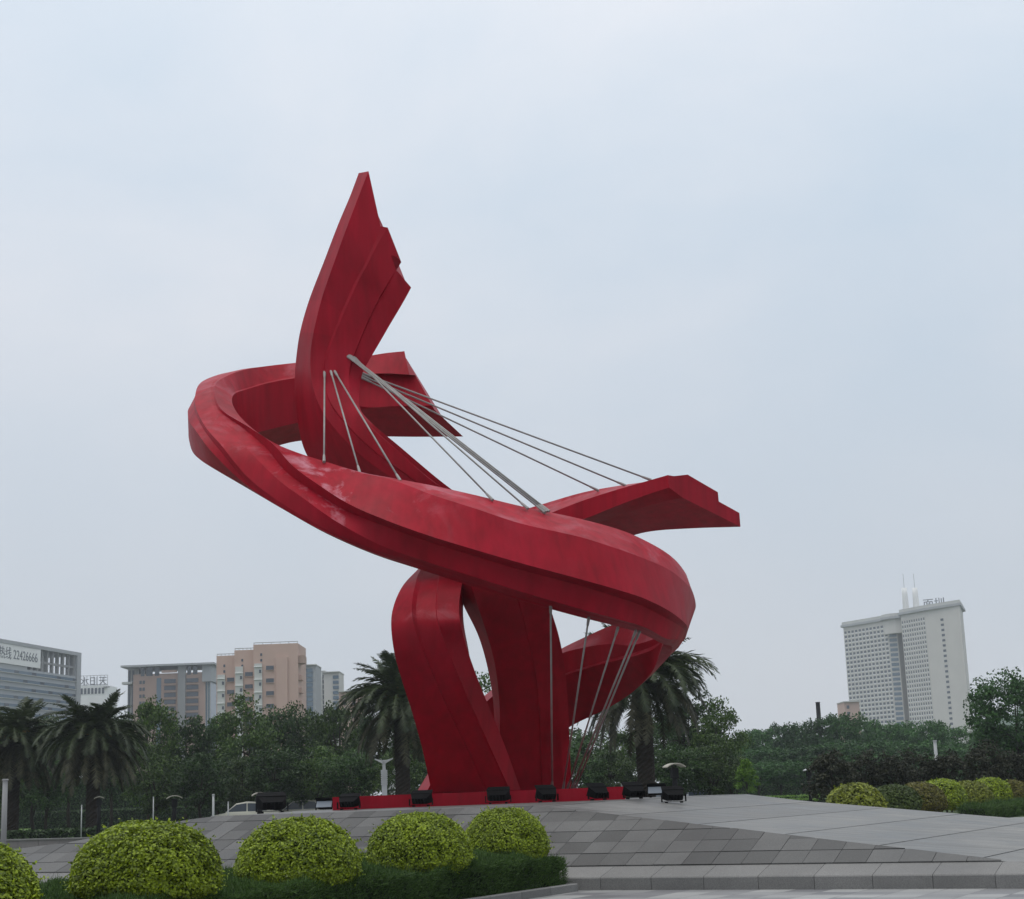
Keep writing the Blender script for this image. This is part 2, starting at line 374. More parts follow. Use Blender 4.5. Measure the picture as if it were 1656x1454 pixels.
def paving_mat():
    m, nt, b = new_mat('plaza_paving'); N, L = nt.nodes, nt.links
    geo = N.new('ShaderNodeNewGeometry'); mpn = N.new('ShaderNodeMapping')
    mpn.inputs['Rotation'].default_value = (0, 0, math.radians(28.8))
    L.new(geo.outputs['Position'], mpn.inputs['Vector'])
    br = N.new('ShaderNodeTexBrick'); br.inputs['Scale'].default_value = 1.0
    br.inputs['Brick Width'].default_value = 0.6; br.inputs['Row Height'].default_value = 0.6; br.offset = 0.0
    br.inputs['Mortar Size'].default_value = 0.008; br.inputs['Bias'].default_value = -0.2
    br.inputs['Color1'].default_value = (0.27, 0.27, 0.265, 1); br.inputs['Color2'].default_value = (0.07, 0.07, 0.08, 1)
    br.inputs['Mortar'].default_value = (0.08, 0.08, 0.08, 1)
    L.new(mpn.outputs[0], br.inputs['Vector'])
    n1 = N.new('ShaderNodeTexNoise'); n1.inputs['Scale'].default_value = 1.3; n1.inputs['Detail'].default_value = 7
    L.new(geo.outputs['Position'], n1.inputs['Vector'])
    mr = N.new('ShaderNodeMapRange'); mr.inputs['To Min'].default_value = 0.7; mr.inputs['To Max'].default_value = 1.3
    L.new(n1.outputs['Fac'], mr.inputs['Value'])
    vm = N.new('ShaderNodeVectorMath'); vm.operation = 'SCALE'; L.new(br.outputs['Color'], vm.inputs[0]); L.new(mr.outputs[0], vm.inputs['Scale'])
    L.new(vm.outputs[0], b.inputs['Base Color']); b.inputs['Roughness'].default_value = 0.55
    return m
MAT['ground'] = ground_mat('soil_and_grass', (0.03, 0.05, 0.018), (0.075, 0.11, 0.035), 0.6)
MAT['lawn'] = ground_mat('lawn_green', (0.05, 0.10, 0.02), (0.10, 0.19, 0.035), 0.5)
MAT['asphalt'] = ground_mat('asphalt', (0.04, 0.04, 0.042), (0.075, 0.075, 0.078), 1.5, 0.8)
MAT['plaza'] = paving_mat()
def sheet(name, poly, z, mat, kind='structure'):
    o = add(name, mesh_from(name, [(x, y, z) for x, y in poly], [tuple(range(len(poly)))], mat)); o['kind'] = kind; return o
g = 1550
sheet('ground', [(-g, -60), (g, -60), (g, 1750), (-g, 1750)], 0.0, MAT['ground'])
sheet('plaza', [(-45, -40), (60, -40), (60, 66), (-45, 66)], 0.004, MAT['plaza'])
sheet('lawn', [(-120, 92), (140, 118), (140, 330), (-120, 330)], 0.004, MAT['lawn'])
sheet('road', [(-160, 100), (160, 100), (160, 112), (-160, 112)], 0.008, MAT['asphalt'])

# ---- the stone mound: a sloping tiled front, a flat top and a long ramp on the right
MO = at_z(910, 1440, 0.0)
ME = np.array([0.876096, -0.482137, 0.0])         # along the kerb
MN = np.array([0.482137, 0.876096, 0.0])          # up the slope
TA = math.tan(math.radians(21)); CA = math.cos(math.radians(21)); SA = math.sin(math.radians(21))
N_BACK = 14.2
def mpt(s, n, z): return MO + ME * s + MN * n + np.array([0, 0, z])
LEFT_S = [-30, -19, -16, -14.2, -13.25, -12.1, -10.92, -10.3, -9.6]
LEFT_Z = [0.30, 0.50, 0.70, 0.845, 0.935, 1.13, 1.31, 1.375, 1.375]
def rim(s):
    return max(0.30, min(1.375, 1.15 - 0.107 * s, float(np.interp(s, LEFT_S, LEFT_Z))))
def n_of(z): return 0.35 + (z - 0.28) / TA          # where the front slope reaches z
def top_z(s, n):
    r = rim(s)
    return r + 0.05 * min(1.0, max(0.0, (n - 3.2) / 2.8)) * max(0.0, min(1.0, (r - 1.2) / 0.17))
mound = empty('stone_mound', mpt(-5, 5, 0), 0, 'grey granite mound with tiled front slope and ramp under red sculpture', 'mound')
Minv = np.array(mound.location)
S0, S1 = -19.0, 7.9
SS = np.linspace(S0, S1, 60)
V, Fc = [], []
for s in SS:
    r = rim(s); nn = n_of(r)
    V += [mpt(s, 0.40, 0.0) - Minv, mpt(s, 0.50, min(0.31, r - 0.055)) - Minv, mpt(s, nn + 0.03, r - 0.045) - Minv,
          mpt(s, 6.0, top_z(s, 6.0) - 0.05) - Minv, mpt(s, N_BACK - 0.02, top_z(s, 13) - 0.05) - Minv, mpt(s, N_BACK + 0.6, -0.05) - Minv]
for i in range(len(SS) - 1):
    for k in range(5):
        a = i * 6 + k; Fc.append((a, a + 6, a + 7, a + 1))
Fc.append(tuple(range(6))); Fc.append(tuple(range((len(SS) - 1) * 6, len(SS) * 6))[::-1])
add('core', mesh_from('core', V, Fc, MAT['joint']), mound)
# front tiles
TW, TH = 0.53, 0.50
def clip_top(poly, l0, l1, s0, s1):
    out = []
    lim = lambda s: l0 + (l1 - l0) * (s - s0) / (s1 - s0)
    for i in range(len(poly)):
        a, b = poly[i], poly[(i + 1) % len(poly)]
        da, db = lim(a[0]) - a[1], lim(b[0]) - b[1]
        if da >= 0: out.append(a)
        if da * db < 0:
            t = da / (da - db); out.append((a[0] + (b[0] - a[0]) * t, a[1] + (b[1] - a[1]) * t))
    return out
UPN = -MN * SA + np.array([0, 0, CA])
def slope_pt(s, t, h=0.0):      # t along the slope from the kerb's back edge
    return mpt(s, 0.55 + t * CA, 0.357 + t * SA) + UPN * h
rows_n = 7
for c in range(int((7.3 + 18.0) / TW)):
    s0 = 7.3 - (c + 1) * TW + 0.004; s1 = 7.3 - c * TW - 0.004
    l0 = (n_of(rim(s0)) - 0.55) / CA; l1 = (n_of(rim(s1)) - 0.55) / CA
    for r in range(rows_n):
        g0 = 0.014 if r % 2 == 1 else 0.004
        g1 = 0.014 if r % 2 == 0 else 0.004
        t0 = r * TH + g0; t1 = (r + 1) * TH - g1
        if r == 0: t0 = 0.0
        poly = clip_top([(s0, t0), (s1, t0), (s1, t1), (s0, t1)], l0, l1, s0, s1)
        if len(poly) < 3: continue
        ar = abs(sum(poly[i][0] * poly[(i + 1) % len(poly)][1] - poly[(i + 1) % len(poly)][0] * poly[i][1] for i in range(len(poly)))) / 2
        if ar < 0.012: continue
        h = 0.028 + random.uniform(-0.003, 0.003)
        cxy = slope_pt(sum(p[0] for p in poly) / len(poly), sum(p[1] for p in poly) / len(poly))
        vs = [slope_pt(p[0], p[1], 0.0) - cxy for p in poly] + [slope_pt(p[0], p[1], h) - cxy for p in poly]
        k = len(poly)
        fs = [tuple(range(k, 2 * k))] + [(i, (i + 1) % k, k + (i + 1) % k, k + i) for i in range(k)]
        add('tile', mesh_from('tile', vs, fs, MAT['tile']), mound, loc=cxy - Minv)
# top slabs: long strips running up from the front edge
k = 0
s_lines = [1.55 + 1.8 * j for j in range(-12, 4)]
s_lines = [s for s in s_lines if s > S0] + [7.9]
for a, b in zip(s_lines[:-1], s_lines[1:]):
    s0, s1 = a + 0.022, b - 0.022
    ss = np.linspace(s0, s1, 5)
    vs, fs = [], []
    ns_ = lambda s: [n_of(rim(s)) + 0.015, 6.0, 9.7, N_BACK]
    for s in ss:
        for n_ in ns_(s): vs.append(mpt(s, n_, top_z(s, n_) + 0.002))
    for s in ss:
        for n_ in ns_(s): vs.append(mpt(s, n_, top_z(s, n_) - 0.06))
    m4 = len(ss) * 4
    for i in range(len(ss) - 1):
        for j in range(3):
            q = i * 4 + j; fs.append((q, q + 4, q + 5, q + 1))
        q = i * 4; fs.append((q, q + m4, q + 4 + m4, q + 4)); q = i * 4 + 3; fs.append((q, q + 4, q + 4 + m4, q + m4))
    for j in range(3):
        fs.append((j, j + 1, j + 1 + m4, j + m4)); q = (len(ss) - 1) * 4 + j; fs.append((q, q + m4, q + 1 + m4, q + 1))
    cxy = mpt((s0 + s1) / 2, 5, 0)
    add('top_slab', mesh_from('top_slab', [v - cxy for v in vs], fs, MAT['slab']), mound, loc=cxy - Minv)
# kerb blocks
kb = MB(); L_ = 0.93
vs = []
prof = [(0.0, 0.0), (0.0, 0.195), (0.012, 0.212), (0.03, 0.221), (0.585, 0.362), (0.585, 0.0)]
for c in range(29):
    s1 = 9.2 - c * 0.94; s0 = s1 - 0.932
    cxy = mpt((s0 + s1) / 2, 0.2, 0)
    n6 = len(prof)
    vv = [mpt(s0, p[0] - 0.04, p[1]) - cxy for p in prof] + [mpt(s1, p[0] - 0.04, p[1]) - cxy for p in prof]
    ff = [tuple(range(n6)), tuple(range(n6, 2 * n6))[::-1]] + [(i, n6 + i, n6 + (i + 1) % n6, (i + 1) % n6) for i in range(n6)]
    add('kerb_block', mesh_from('kerb_block', vv, ff, MAT['kerb']), mound, loc=cxy - Minv)

# ================================================================== THE RED SCULPTURE
def SY(y): return 38.0 + (y - 34.8) * 1.09
PLAT_Z = 1.425
def P3(t): return at_y(t[0], t[1], SY(t[2]))
def catmull(rows, sub):
    R_ = np.array(rows)                            # (n, k, 3)
    n = len(R_)
    c = R_.mean(axis=1); d = np.sqrt(np.linalg.norm(np.diff(c, axis=0), axis=1)) + 1e-6
    t = np.concatenate([[0], np.cumsum(d)])
    m = np.zeros_like(R_)
    for i in range(n):
        if i == 0: m[i] = (R_[1] - R_[0]) / (t[1] - t[0])
        elif i == n - 1: m[i] = (R_[-1] - R_[-2]) / (t[-1] - t[-2])
        else:
            a, b = t[i] - t[i - 1], t[i + 1] - t[i]
            m[i] = (R_[i] - R_[i - 1]) / a * b / (a + b) + (R_[i + 1] - R_[i]) / b * a / (a + b)
    out = []
    for i in range(n - 1):
        h = t[i + 1] - t[i]
        for j in range(sub):
            x = j / sub
            out.append((2 * x**3 - 3 * x**2 + 1) * R_[i] + (x**3 - 2 * x**2 + x) * h * m[i] + (-2 * x**3 + 3 * x**2) * R_[i + 1] + (x**3 - x**2) * h * m[i + 1])
    out.append(R_[-1])
    return np.array(out)
def loft(name, rows, mat, parent, sub=8):
    pts = catmull([[P3(p) for p in r] for r in rows], sub)
    org = np.array(parent.location)
    n, kk, _ = pts.shape
    V = (pts - org).reshape(-1, 3)
    Fc = []
    for i in range(n - 1):
        for j in range(kk):
            j2 = (j + 1) % kk
            Fc.append((i * kk + j, i * kk + j2, (i + 1) * kk + j2, (i + 1) * kk + j))
    Fc.append(tuple(range(kk))[::-1]); Fc.append(tuple(range((n - 1) * kk, n * kk)))
    me = mesh_from(name, V, Fc, mat, True)
    import bmesh
    bm = bmesh.new(); bm.from_mesh(me)
    bmesh.ops.recalc_face_normals(bm, faces=bm.faces[:])
    bm.to_mesh(me); bm.free()
    sharp = []
    for e in me.edges:
        a, b = e.vertices
        sharp.append((a // kk != b // kk and a % kk == b % kk) or (a // kk == b // kk and a // kk in (0, n - 1)))
    att = me.attributes.get('sharp_edge') or me.attributes.new('sharp_edge', 'BOOLEAN', 'EDGE')
    att.data.foreach_set('value', sharp)
    rp = random.Random(name + str(len(rows)))
    tone = {}
    pl = me.attributes.new('plate', 'FLOAT', 'FACE')
    vals = []
    for f_ in me.polygons:                               # plates welded end to end: each a touch lighter or darker
        v0 = min(f_.vertices); key = (v0 // kk // 8, sorted(v % kk for v in f_.vertices)[0] // 2)
        vals.append(tone.setdefault(key, rp.uniform(-0.07, 0.07)))
    pl.data.foreach_set('value', vals)
    me.update()
    return add(name, me, parent)

sculpture = empty('ribbon_sculpture', (-0.75, 40.1, PLAT_Z), 0, 'tall red steel sculpture of looping stepped ribbons tied with cables', 'sculpture')
sorg = np.array(sculpture.location)

MAT['red'].node_tree.nodes['wear_centre'].inputs[1].default_value = tuple(P3((560, 778, 32.7)) - sorg)
# ---- ribbon B: low fin at the back, left loop, front band, right loop, down to the rear foot
# rails: e0 eX e1 e2 e3 e4 e5 e6 e7 e8 e9 e10
B = []
def rb(e0, eX, e1, e2, e3, e4, e5, e6, e7, e8, e9, e10): B.append([e0, eX, e1, e2, e3, e4, e5, e6, e7, e8, e9, e10])
# low fin end (rear right)
rb((672, 607, 38.5), (667, 606.5, 38.35), (662, 606, 38.3), (654, 568, 38.6), (651, 570, 38.95), (651, 582, 39.5), (653, 600, 39.7), (664, 640, 39.9), (730, 698, 40.0), (749, 706, 39.5), (703, 663, 38.25), (699, 656, 38.2))
rb((631, 605, 38.6), (629, 604.5, 38.45), (627, 604, 38.4), (624, 571, 38.7), (625, 572, 39), (627, 585, 39.6), (630, 600, 39.7), (640, 640, 39.8), (672, 700, 39.8), (676, 706.5, 39.6), (646, 660, 38.4), (645, 656.5, 38.35))
rb((585, 606, 38.7), (585, 605.5, 38.55), (585, 605, 38.5), (585, 577, 38.8), (586, 578, 39.1), (587, 590, 39.8), (588, 605, 39.9), (589, 640, 40), (592, 700, 40), (592, 706, 39.8), (588, 662, 38.5), (588, 658, 38.45))
rb((530, 609, 38.6), (530, 608.5, 38.5), (530, 608, 38.45), (530, 582, 38.85), (530, 583, 39.1), (530, 592, 39.6), (530, 602, 40), (530, 620, 40.1), (530, 705, 40.1), (530, 710, 39.9), (530, 676, 38.5), (530, 640, 38.5))
rb((475, 612, 38.3), (475, 611, 38.36), (475, 610, 38.4), (476, 587, 38.8), (476, 588, 39), (476, 592, 39.3), (476, 600, 39.9), (476, 620, 40), (478, 708, 40), (478, 714, 39.8), (476, 685, 38.2), (476, 650, 38.25))
rb((432, 620, 37.9), (432, 619, 37.95), (432, 618, 38), (432, 592, 38.3), (432, 592.5, 38.5), (430, 593, 38.7), (426, 596, 39.3), (424, 615, 39.5), (426, 720, 39.5), (427, 727, 39.3), (430, 696, 37.8), (430, 655, 37.85))
rb((399.5, 629.5, 37.3), (399, 628.5, 37.32), (398.5, 628, 37.35), (397, 597.5, 37.6), (394, 597.5, 37.75), (390, 597.5, 37.9), (380, 600.5, 38.6), (376, 618, 38.8), (376, 728, 38.8), (380, 737, 38.6), (404, 703, 37.2), (402, 665, 37.25))
rb((383, 635, 36.6), (382, 634, 36.6), (381, 633.5, 36.6), (370.6, 606.5, 36.8), (366, 607, 36.9), (360, 607, 37), (350, 607, 37.8), (345, 618, 38), (340, 728, 38), (345, 740, 37.8), (386, 712, 36.5), (385, 672, 36.55))
rb((376, 642, 36), (375, 641, 36), (374, 640.5, 36), (350, 619, 36), (347, 620, 36.1), (343, 620, 36.1), (325, 618.5, 36.8), (321, 632, 36.95), (312, 668, 37), (316, 735, 36.9), (378, 722, 35.9), (377, 680, 35.95))
rb((377, 656, 35.3), (376, 655, 35.3), (375, 654.5, 35.3), (348, 640, 35.15), (345, 641, 35.2), (342, 642, 35.15), (316, 637, 35.7), (314.5, 648, 35.8), (304, 663, 35.85), (305, 705, 36), (384, 735, 35.3), (381, 692, 35.3))
rb((391, 677, 34.6), (390, 676, 34.6), (389, 675.5, 34.6), (360, 664, 34.35), (356, 665, 34.45), (351, 668, 34.3), (317, 660, 34.65), (315.5, 666, 34.75), (306, 681, 34.8), (310, 728, 35.2), (400, 748, 34.9), (394, 710, 34.8))
rb((423, 704, 33.9), (422, 703.5, 33.88), (421, 703, 33.86), (401, 690, 33.6), (395, 694, 33.75), (384, 705, 33.55), (334, 693, 33.7), (331, 697, 33.8), (318.5, 699, 33.85), (323, 743, 34.4), (430, 768, 34.4), (428, 735, 34.2))
rb((453, 721.5, 33.55), (452.5, 721, 33.5), (452, 720.5, 33.45), (439, 716, 33.05), (428, 722, 33.25), (401, 727, 33), (356, 718, 33.1), (352, 724, 33.2), (340, 728, 33.25), (344, 757, 33.8), (460, 785, 34.1), (457, 752, 33.9))
rb((495, 737.5, 33.35), (494.5, 737, 33.3), (494, 736.5, 33.25), (474, 754, 32.6), (462, 762, 32.8), (449, 775, 32.55), (404, 775, 32.7), (400, 780, 32.8), (394, 781, 32.85), (397, 788, 33.2), (500, 810, 33.8), (498, 775, 33.6))
rb((526, 747, 33.2), (525.5, 746.5, 33.15), (525, 746, 33.1), (512, 782, 32.3), (502, 791, 32.5), (488, 804, 32.25), (462, 818, 32.4), (459, 822, 32.45), (456, 822.5, 32.5), (460, 825, 32.85), (530, 830, 33.5), (528, 790, 33.4))
rb((582, 763.5, 33), (581.5, 763, 32.95), (581, 763.5, 32.7), (566, 816, 32.05), (558, 825, 32.25), (545, 844, 32), (530, 857, 32.15), (528, 859, 32.2), (526, 860, 32.2), (528, 863, 32.6), (588, 850, 33.3), (584, 800, 33.2))
rb((640, 774, 32.9), (639.5, 775.5, 32.65), (639.5, 778, 32.35), (630, 843.5, 31.73), (626, 852, 32.05), (616, 882, 32.15), (608, 890, 32.25), (607, 892, 32.3), (605, 894, 32.35), (606, 897, 32.6), (640, 870, 33.2), (640, 820, 33.1))
rb((705, 786.5, 32.85), (703, 792, 32.45), (701, 801, 32.1), (696, 867, 31.63), (694, 876, 32), (689, 908, 32.15), (687, 912, 32.3), (686, 915, 32.4), (685, 918, 32.55), (684, 922.5, 32.8), (700, 890, 33.1), (703, 835, 33))
rb((770, 801, 32.85), (770, 811, 32.4), (770, 823, 31.9), (768, 889, 31.58), (767, 899, 31.95), (764, 932, 32.1), (763, 936, 32.3), (762, 939, 32.45), (761, 943, 32.65), (760, 947, 32.8), (766, 915, 33.1), (768, 855, 33))
rb((840, 818, 32.95), (840, 831, 32.45), (840, 846, 31.95), (838, 909.5, 31.63), (837, 920, 32), (835, 954.5, 32.15), (834.5, 958, 32.35), (834, 961, 32.5), (833.5, 965, 32.7), (833, 969, 32.85), (838, 930, 33.15), (839, 870, 33.05))
rb((940, 839.5, 33.4), (940, 853, 32.85), (940, 869, 32.3), (940, 937, 31.93), (940, 947.5, 32.3), (939, 985, 32.45), (938.7, 988, 32.65), (938.5, 991, 32.8), (938, 994, 33), (938, 998, 33.2), (938, 950, 33.6), (939, 890, 33.5))
rb((1003, 857, 33.9), (1003, 872, 33.3), (1003, 889, 32.75), (1003, 955, 32.33), (1002, 967, 32.7), (1001, 1002, 32.85), (1000.5, 1004, 33.05), (1000, 1006, 33.15), (999, 1009, 33.35), (998, 1013, 33.6), (1000, 970, 34.1), (1002, 905, 34))
rb((1040, 872.5, 34.3), (1041, 887, 33.75), (1041, 903, 33.25), (1041, 967.5, 32.78), (1040, 980, 33.15), (1039, 1013, 33.3), (1038.5, 1015, 33.45), (1038, 1017, 33.55), (1037.5, 1020, 33.75), (1036, 1024, 34), (1038, 985, 34.5), (1040, 920, 34.4))
rb((1082, 897, 35), (1083, 909, 34.5), (1083, 922, 34.1), (1083, 988.5, 33.53), (1080, 1001, 33.85), (1078, 1033, 34.05), (1077, 1034.5, 34.15), (1076, 1036, 34.25), (1074, 1038, 34.45), (1071, 1041, 34.7), (1072, 1010, 35.2), (1078, 950, 35.1))
rb((1104, 920, 35.7), (1106, 930, 35.2), (1108, 942, 34.9), (1107, 1007, 34.45), (1101, 1013, 34.6), (1092, 1034, 34.6), (1091, 1036, 34.75), (1090, 1038, 34.85), (1088, 1041, 35), (1084, 1045, 35.5), (1076, 1030, 36), (1090, 970, 35.9))
rb((1112, 941, 36.3), (1116, 948, 35.9), (1120, 957, 35.7), (1112, 1016, 35.2), (1107, 1019, 35.3), (1098, 1036, 35.4), (1097, 1038, 35.6), (1096, 1040, 35.7), (1093, 1044, 35.9), (1087, 1050, 36.3), (1070, 1048, 36.7), (1085, 985, 36.7))
rb((1100, 985, 37), (1110, 975, 36.8), (1125, 983, 36.7), (1111, 1021, 36.2), (1106, 1026, 36.3), (1099, 1040, 36.4), (1097, 1043, 36.6), (1095, 1046, 36.8), (1091, 1051, 37), (1083, 1059, 37.3), (1064, 1066, 37.4), (1082, 1015, 37.3))
rb((1072, 1034, 37.5), (1080, 1020, 37.4), (1112, 992, 37.7), (1104, 1036, 37.4), (1101, 1040, 37.5), (1095, 1049, 37.6), (1092, 1052, 37.8), (1089, 1055, 37.9), (1083, 1060, 38.1), (1070, 1075, 38.3), (1052, 1090, 38), (1062, 1046, 37.6))
rb((1025, 1056, 38.1), (1025, 1043, 38), (1050, 1000, 38.4), (1066, 1040, 38.6), (1066, 1046, 38.7), (1064, 1056, 38.7), (1060, 1064, 38.9), (1057, 1072, 39), (1052, 1082, 39.6), (1040, 1104, 39.95), (1022, 1120, 39.25), (1022, 1062, 38))
rb((987, 1066, 38.6), (987, 1041.5, 38.5), (990, 1011.5, 38.8), (1010, 1030, 39.4), (1010, 1040, 39.5), (1010, 1050, 39.6), (1010, 1060, 39.8), (1010, 1075, 39.9), (1010, 1100, 40.4), (1000, 1128, 40.55), (985, 1144, 39.65), (984, 1071, 38.5))
rb((948, 1078, 39), (948, 1046.5, 38.9), (949, 1029, 39.2), (965, 1038, 39.9), (966, 1046, 40), (967, 1056, 40.1), (968, 1070, 40.3), (970, 1090, 40.4), (972, 1120, 40.8), (965, 1148, 40.85), (952, 1160, 39.95), (947, 1081.5, 38.9))
rb((905, 1093, 39.3), (904, 1058.5, 39.2), (905, 1050.5, 39.5), (918, 1058, 40.2), (919, 1066, 40.3), (920, 1080, 40.4), (922, 1095, 40.5), (924, 1110, 40.5), (930, 1150, 40.9), (926, 1166, 40.95), (918, 1178, 40.15), (906, 1096, 39.2))
rb((850, 1125, 39.1), (848, 1092, 39), (852, 1082, 39.8), (862, 1088, 40.2), (863, 1096, 40.3), (865, 1106, 40.3), (870, 1120, 40.3), (875, 1140, 40.3), (885, 1195, 40.6), (880, 1210, 40.65), (872, 1218, 39.95), (853, 1130, 39))
rb((796, 1165, 38.8), (792, 1130, 38.7), (792, 1118, 39.7), (800, 1124, 39.9), (802, 1132, 40), (806, 1145, 40), (812, 1160, 40), (820, 1185, 40), (832, 1240, 40.2), (828, 1250, 40.25), (820, 1252, 39.65), (800, 1172, 38.7))
rb((748, 1225, 38.4), (738, 1196, 38.3), (735, 1183, 39.2), (742, 1190, 39.4), (745, 1198, 39.4), (750, 1208, 39.4), (758, 1225, 39.4), (768, 1245, 39.4), (785, 1276, 39.7), (782, 1280, 39.75), (775, 1280, 39.25), (753, 1232, 38.3))
rb((700, 1292, 38), (690, 1280, 37.9), (675, 1279, 38.8), (684, 1284, 38.9), (688, 1285, 38.9), (694, 1286, 38.9), (702, 1288, 38.9), (712, 1290, 38.9), (740, 1290, 39.2), (742, 1292, 39.25), (735, 1292, 38.85), (708, 1292, 38))
loft('ribbon', B, MAT['red'], sculpture)

# ---- ribbon A: tall fin down to the middle leg.  rails a0 a1 a2 a2b a3 a3b a4 a5
A = []
def ra(y, a0, a1, a2, a2b, a3, a3b, a4, th=0.75, st=0.14, y4=0.0, yl=None, step=1):
    yl = th if yl is None else yl
    dx = lambda p, y_: (p[0], p[1], y_)
    A.append([dx(a0, y + yl), dx(a1, y), dx(a2, y + y4 * .4), dx(a2b, y + y4 * .4 + st * step), dx(a3, y + y4 * .7 + st * step), dx(a3b, y + y4 * .7 - 0.02), dx(a4, y + y4),
              (a4[0] - 4, a4[1] + 3, y + y4 + th), ((a0[0] * .55 + a4[0] * .45), (a0[1] * .55 + a4[1] * .45) , y + th + 0.05 + y4 * .5)])
ra(34.9, (580, 280), (596, 277), (615.6, 366), (627, 368), (649, 424), (641, 437), (665, 465), 0.5, -.05)
ra(34.95, (567, 315), (583, 310), (608, 387), (614, 389), (640, 436), (636, 444), (657, 480), 0.52, -.05)
ra(35.05, (546, 365), (563, 362), (591, 424), (595, 426), (624, 464), (624, 465), (645, 501), 0.56, -.05)
ra(35.2, (525, 420), (543, 417), (576, 452), (580, 454), (612, 484), (613, 485), (633, 521), 0.6, -.05)
ra(35.4, (499, 488), (520, 484), (552, 505), (556, 507), (589, 533), (590, 534), (611, 559), 0.65, -.05)
ra(35.5, (485, 538), (507, 538), (537, 544), (540, 546), (576, 565), (577, 566), (597, 583), 0.75, -.05)
ra(35.55, (479, 579), (502, 573), (526, 576), (528, 577), (567, 588), (569, 589), (586, 604), 0.9, -.08)
ra(35.5, (476.5, 618), (504, 614), (523, 612), (525, 612), (564, 614), (567, 614), (581.5, 632), 1.0, -.05)
ra(35.35, (479, 662), (517, 657), (532, 650), (534, 649), (568, 647), (571, 647), (582, 660), 1.1, -.04, -.1)
ra(35.15, (491, 724), (547, 700), (562, 690), (564, 689), (590, 682), (592, 681), (603, 686), 1.2, -.03, -.2)
ra(35, (524, 776), (590, 742), (606, 732), (608, 731), (634, 722), (635, 721), (645, 721), 1.2, -.03, -.2)
ra(34.9, (575, 832), (643, 780), (660, 771), (662, 770), (691, 772), (692, 771), (704, 771), 1.2, -.04, -.1)
ra(34.85, (655, 890), (715, 842), (740, 834), (742, 833), (785, 842), (787, 842), (800, 848), 1.2, -.05, .35, .45)
ra(34.9, (715, 925), (745, 905), (798, 895), (800, 895), (838, 912), (840, 912), (855, 918), 1.2, -.03, .35, .45)
ra(35.0, (738, 955), (765, 957), (830, 952), (832, 952), (869, 965), (871, 965), (884, 970), 1.2, -.03, .35, .45)
ra(35.3, (752, 984), (775, 987), (843, 992), (845, 992), (880, 996), (882, 996), (895, 999), 1.2, -.03, .35, .45)
ra(35.8, (773, 1027), (789, 1030), (853, 1034), (855, 1034), (888, 1035), (890, 1035), (905.5, 1036), 1.2, -.03, .35, .45)
ra(36.45, (788.5, 1080), (801.5, 1080), (864, 1085), (866, 1085), (896, 1086), (898, 1086), (914, 1086), 1.2, -.03, .35, .45)
ra(37.1, (798, 1140), (808, 1145), (871, 1148), (873, 1148), (902, 1148), (904, 1148), (919, 1148), 1.2, -.03, .35, .45)
ra(37.8, (800, 1210), (808, 1212), (873, 1212), (875, 1212), (907, 1212), (909, 1212), (921.5, 1212), 1.0, -.03, .35, .45)
ra(38.45, (800, 1283), (808, 1286), (876, 1284), (878, 1284), (911, 1282), (913, 1282), (924.5, 1281), 0.85, -.03, .35, .45)
loft('ribbon', A, MAT['red'], sculpture)

# ---- ribbon C: left leg, over the back, out to the right arm.  rails k0..k8
Cc = []
def rc(*p): Cc.append(list(p))
rc((698, 1281, 36.95), (786, 1280, 36.95), (787, 1280, 36.99), (823, 1278, 36.98), (825, 1278, 36.95), (842, 1277, 37.37), (836, 1274, 38.15), (780, 1276, 38.15), (706, 1277, 38.05))
rc((683.5, 1213, 36.2), (756, 1213, 36.2), (757, 1213, 36.24), (793, 1213, 36.23), (795, 1213, 36.2), (819, 1213, 36.67), (811, 1212, 37.45), (760, 1212, 37.45), (692, 1212, 37.35))
rc((666, 1150, 35.5), (726, 1150, 35.5), (727.5, 1150, 35.54), (765, 1150, 35.53), (767, 1150, 35.5), (793.5, 1150, 35.97), (786, 1149, 36.8), (735, 1149, 36.8), (674, 1149, 36.6))
rc((649, 1097, 34.95), (702, 1097, 34.95), (704, 1097, 34.99), (741, 1096, 34.98), (743, 1096, 34.95), (771.5, 1095, 35.42), (765, 1094, 36.2), (715, 1094, 36.2), (658, 1095, 36))
rc((637, 1052, 34.6), (683, 1051, 34.55), (686, 1051, 34.59), (723, 1050, 34.61), (724, 1050, 34.6), (755, 1048, 35.02), (757.5, 1050, 35.75), (700, 1048, 35.75), (646, 1050, 35.55))
rc((632.5, 1010, 34.65), (669, 1010, 34.45), (675.5, 1010, 34.55), (709, 1011, 34.5), (710, 1011, 34.45), (745, 1010, 34.45), (750.5, 1012, 35.45), (700, 1008, 35.65), (642, 1008, 35.55))
rc((636, 982, 35.05), (666, 981, 34.7), (673, 981, 34.8), (704.7, 983, 34.7), (706, 983, 34.67), (742, 981, 34.7), (749, 982, 35.65), (700, 978, 35.95), (646, 980, 35.95))
rc((650, 949.5, 35.6), (670.5, 950, 35.2), (678.5, 950, 35.25), (707, 947, 35.1), (708.5, 947, 35.07), (747, 945, 35.1), (753, 951, 36), (706, 948, 36.4), (658, 950, 36.4))
rc((675, 921.5, 36.5), (681, 920.5, 36), (688, 920, 36.05), (714, 915, 35.9), (715.5, 915, 35.9), (757, 914, 35.85), (763, 930, 36.5), (722, 930, 36.9), (684, 930, 37))
rc((722, 876, 38.3), (728, 870, 37.9), (731, 868, 37.9), (748, 862, 37.5), (750, 863, 37.45), (795, 878, 37.2), (796, 908, 37.3), (768, 918, 37.8), (730, 920, 38.4))
rc((790, 848, 39.2), (794, 842, 38.8), (796, 838, 38.8), (810, 836, 38.4), (813, 838, 38.3), (835, 852, 37.5), (835, 880, 37.5), (830, 890, 38.2), (812, 900, 39.2))
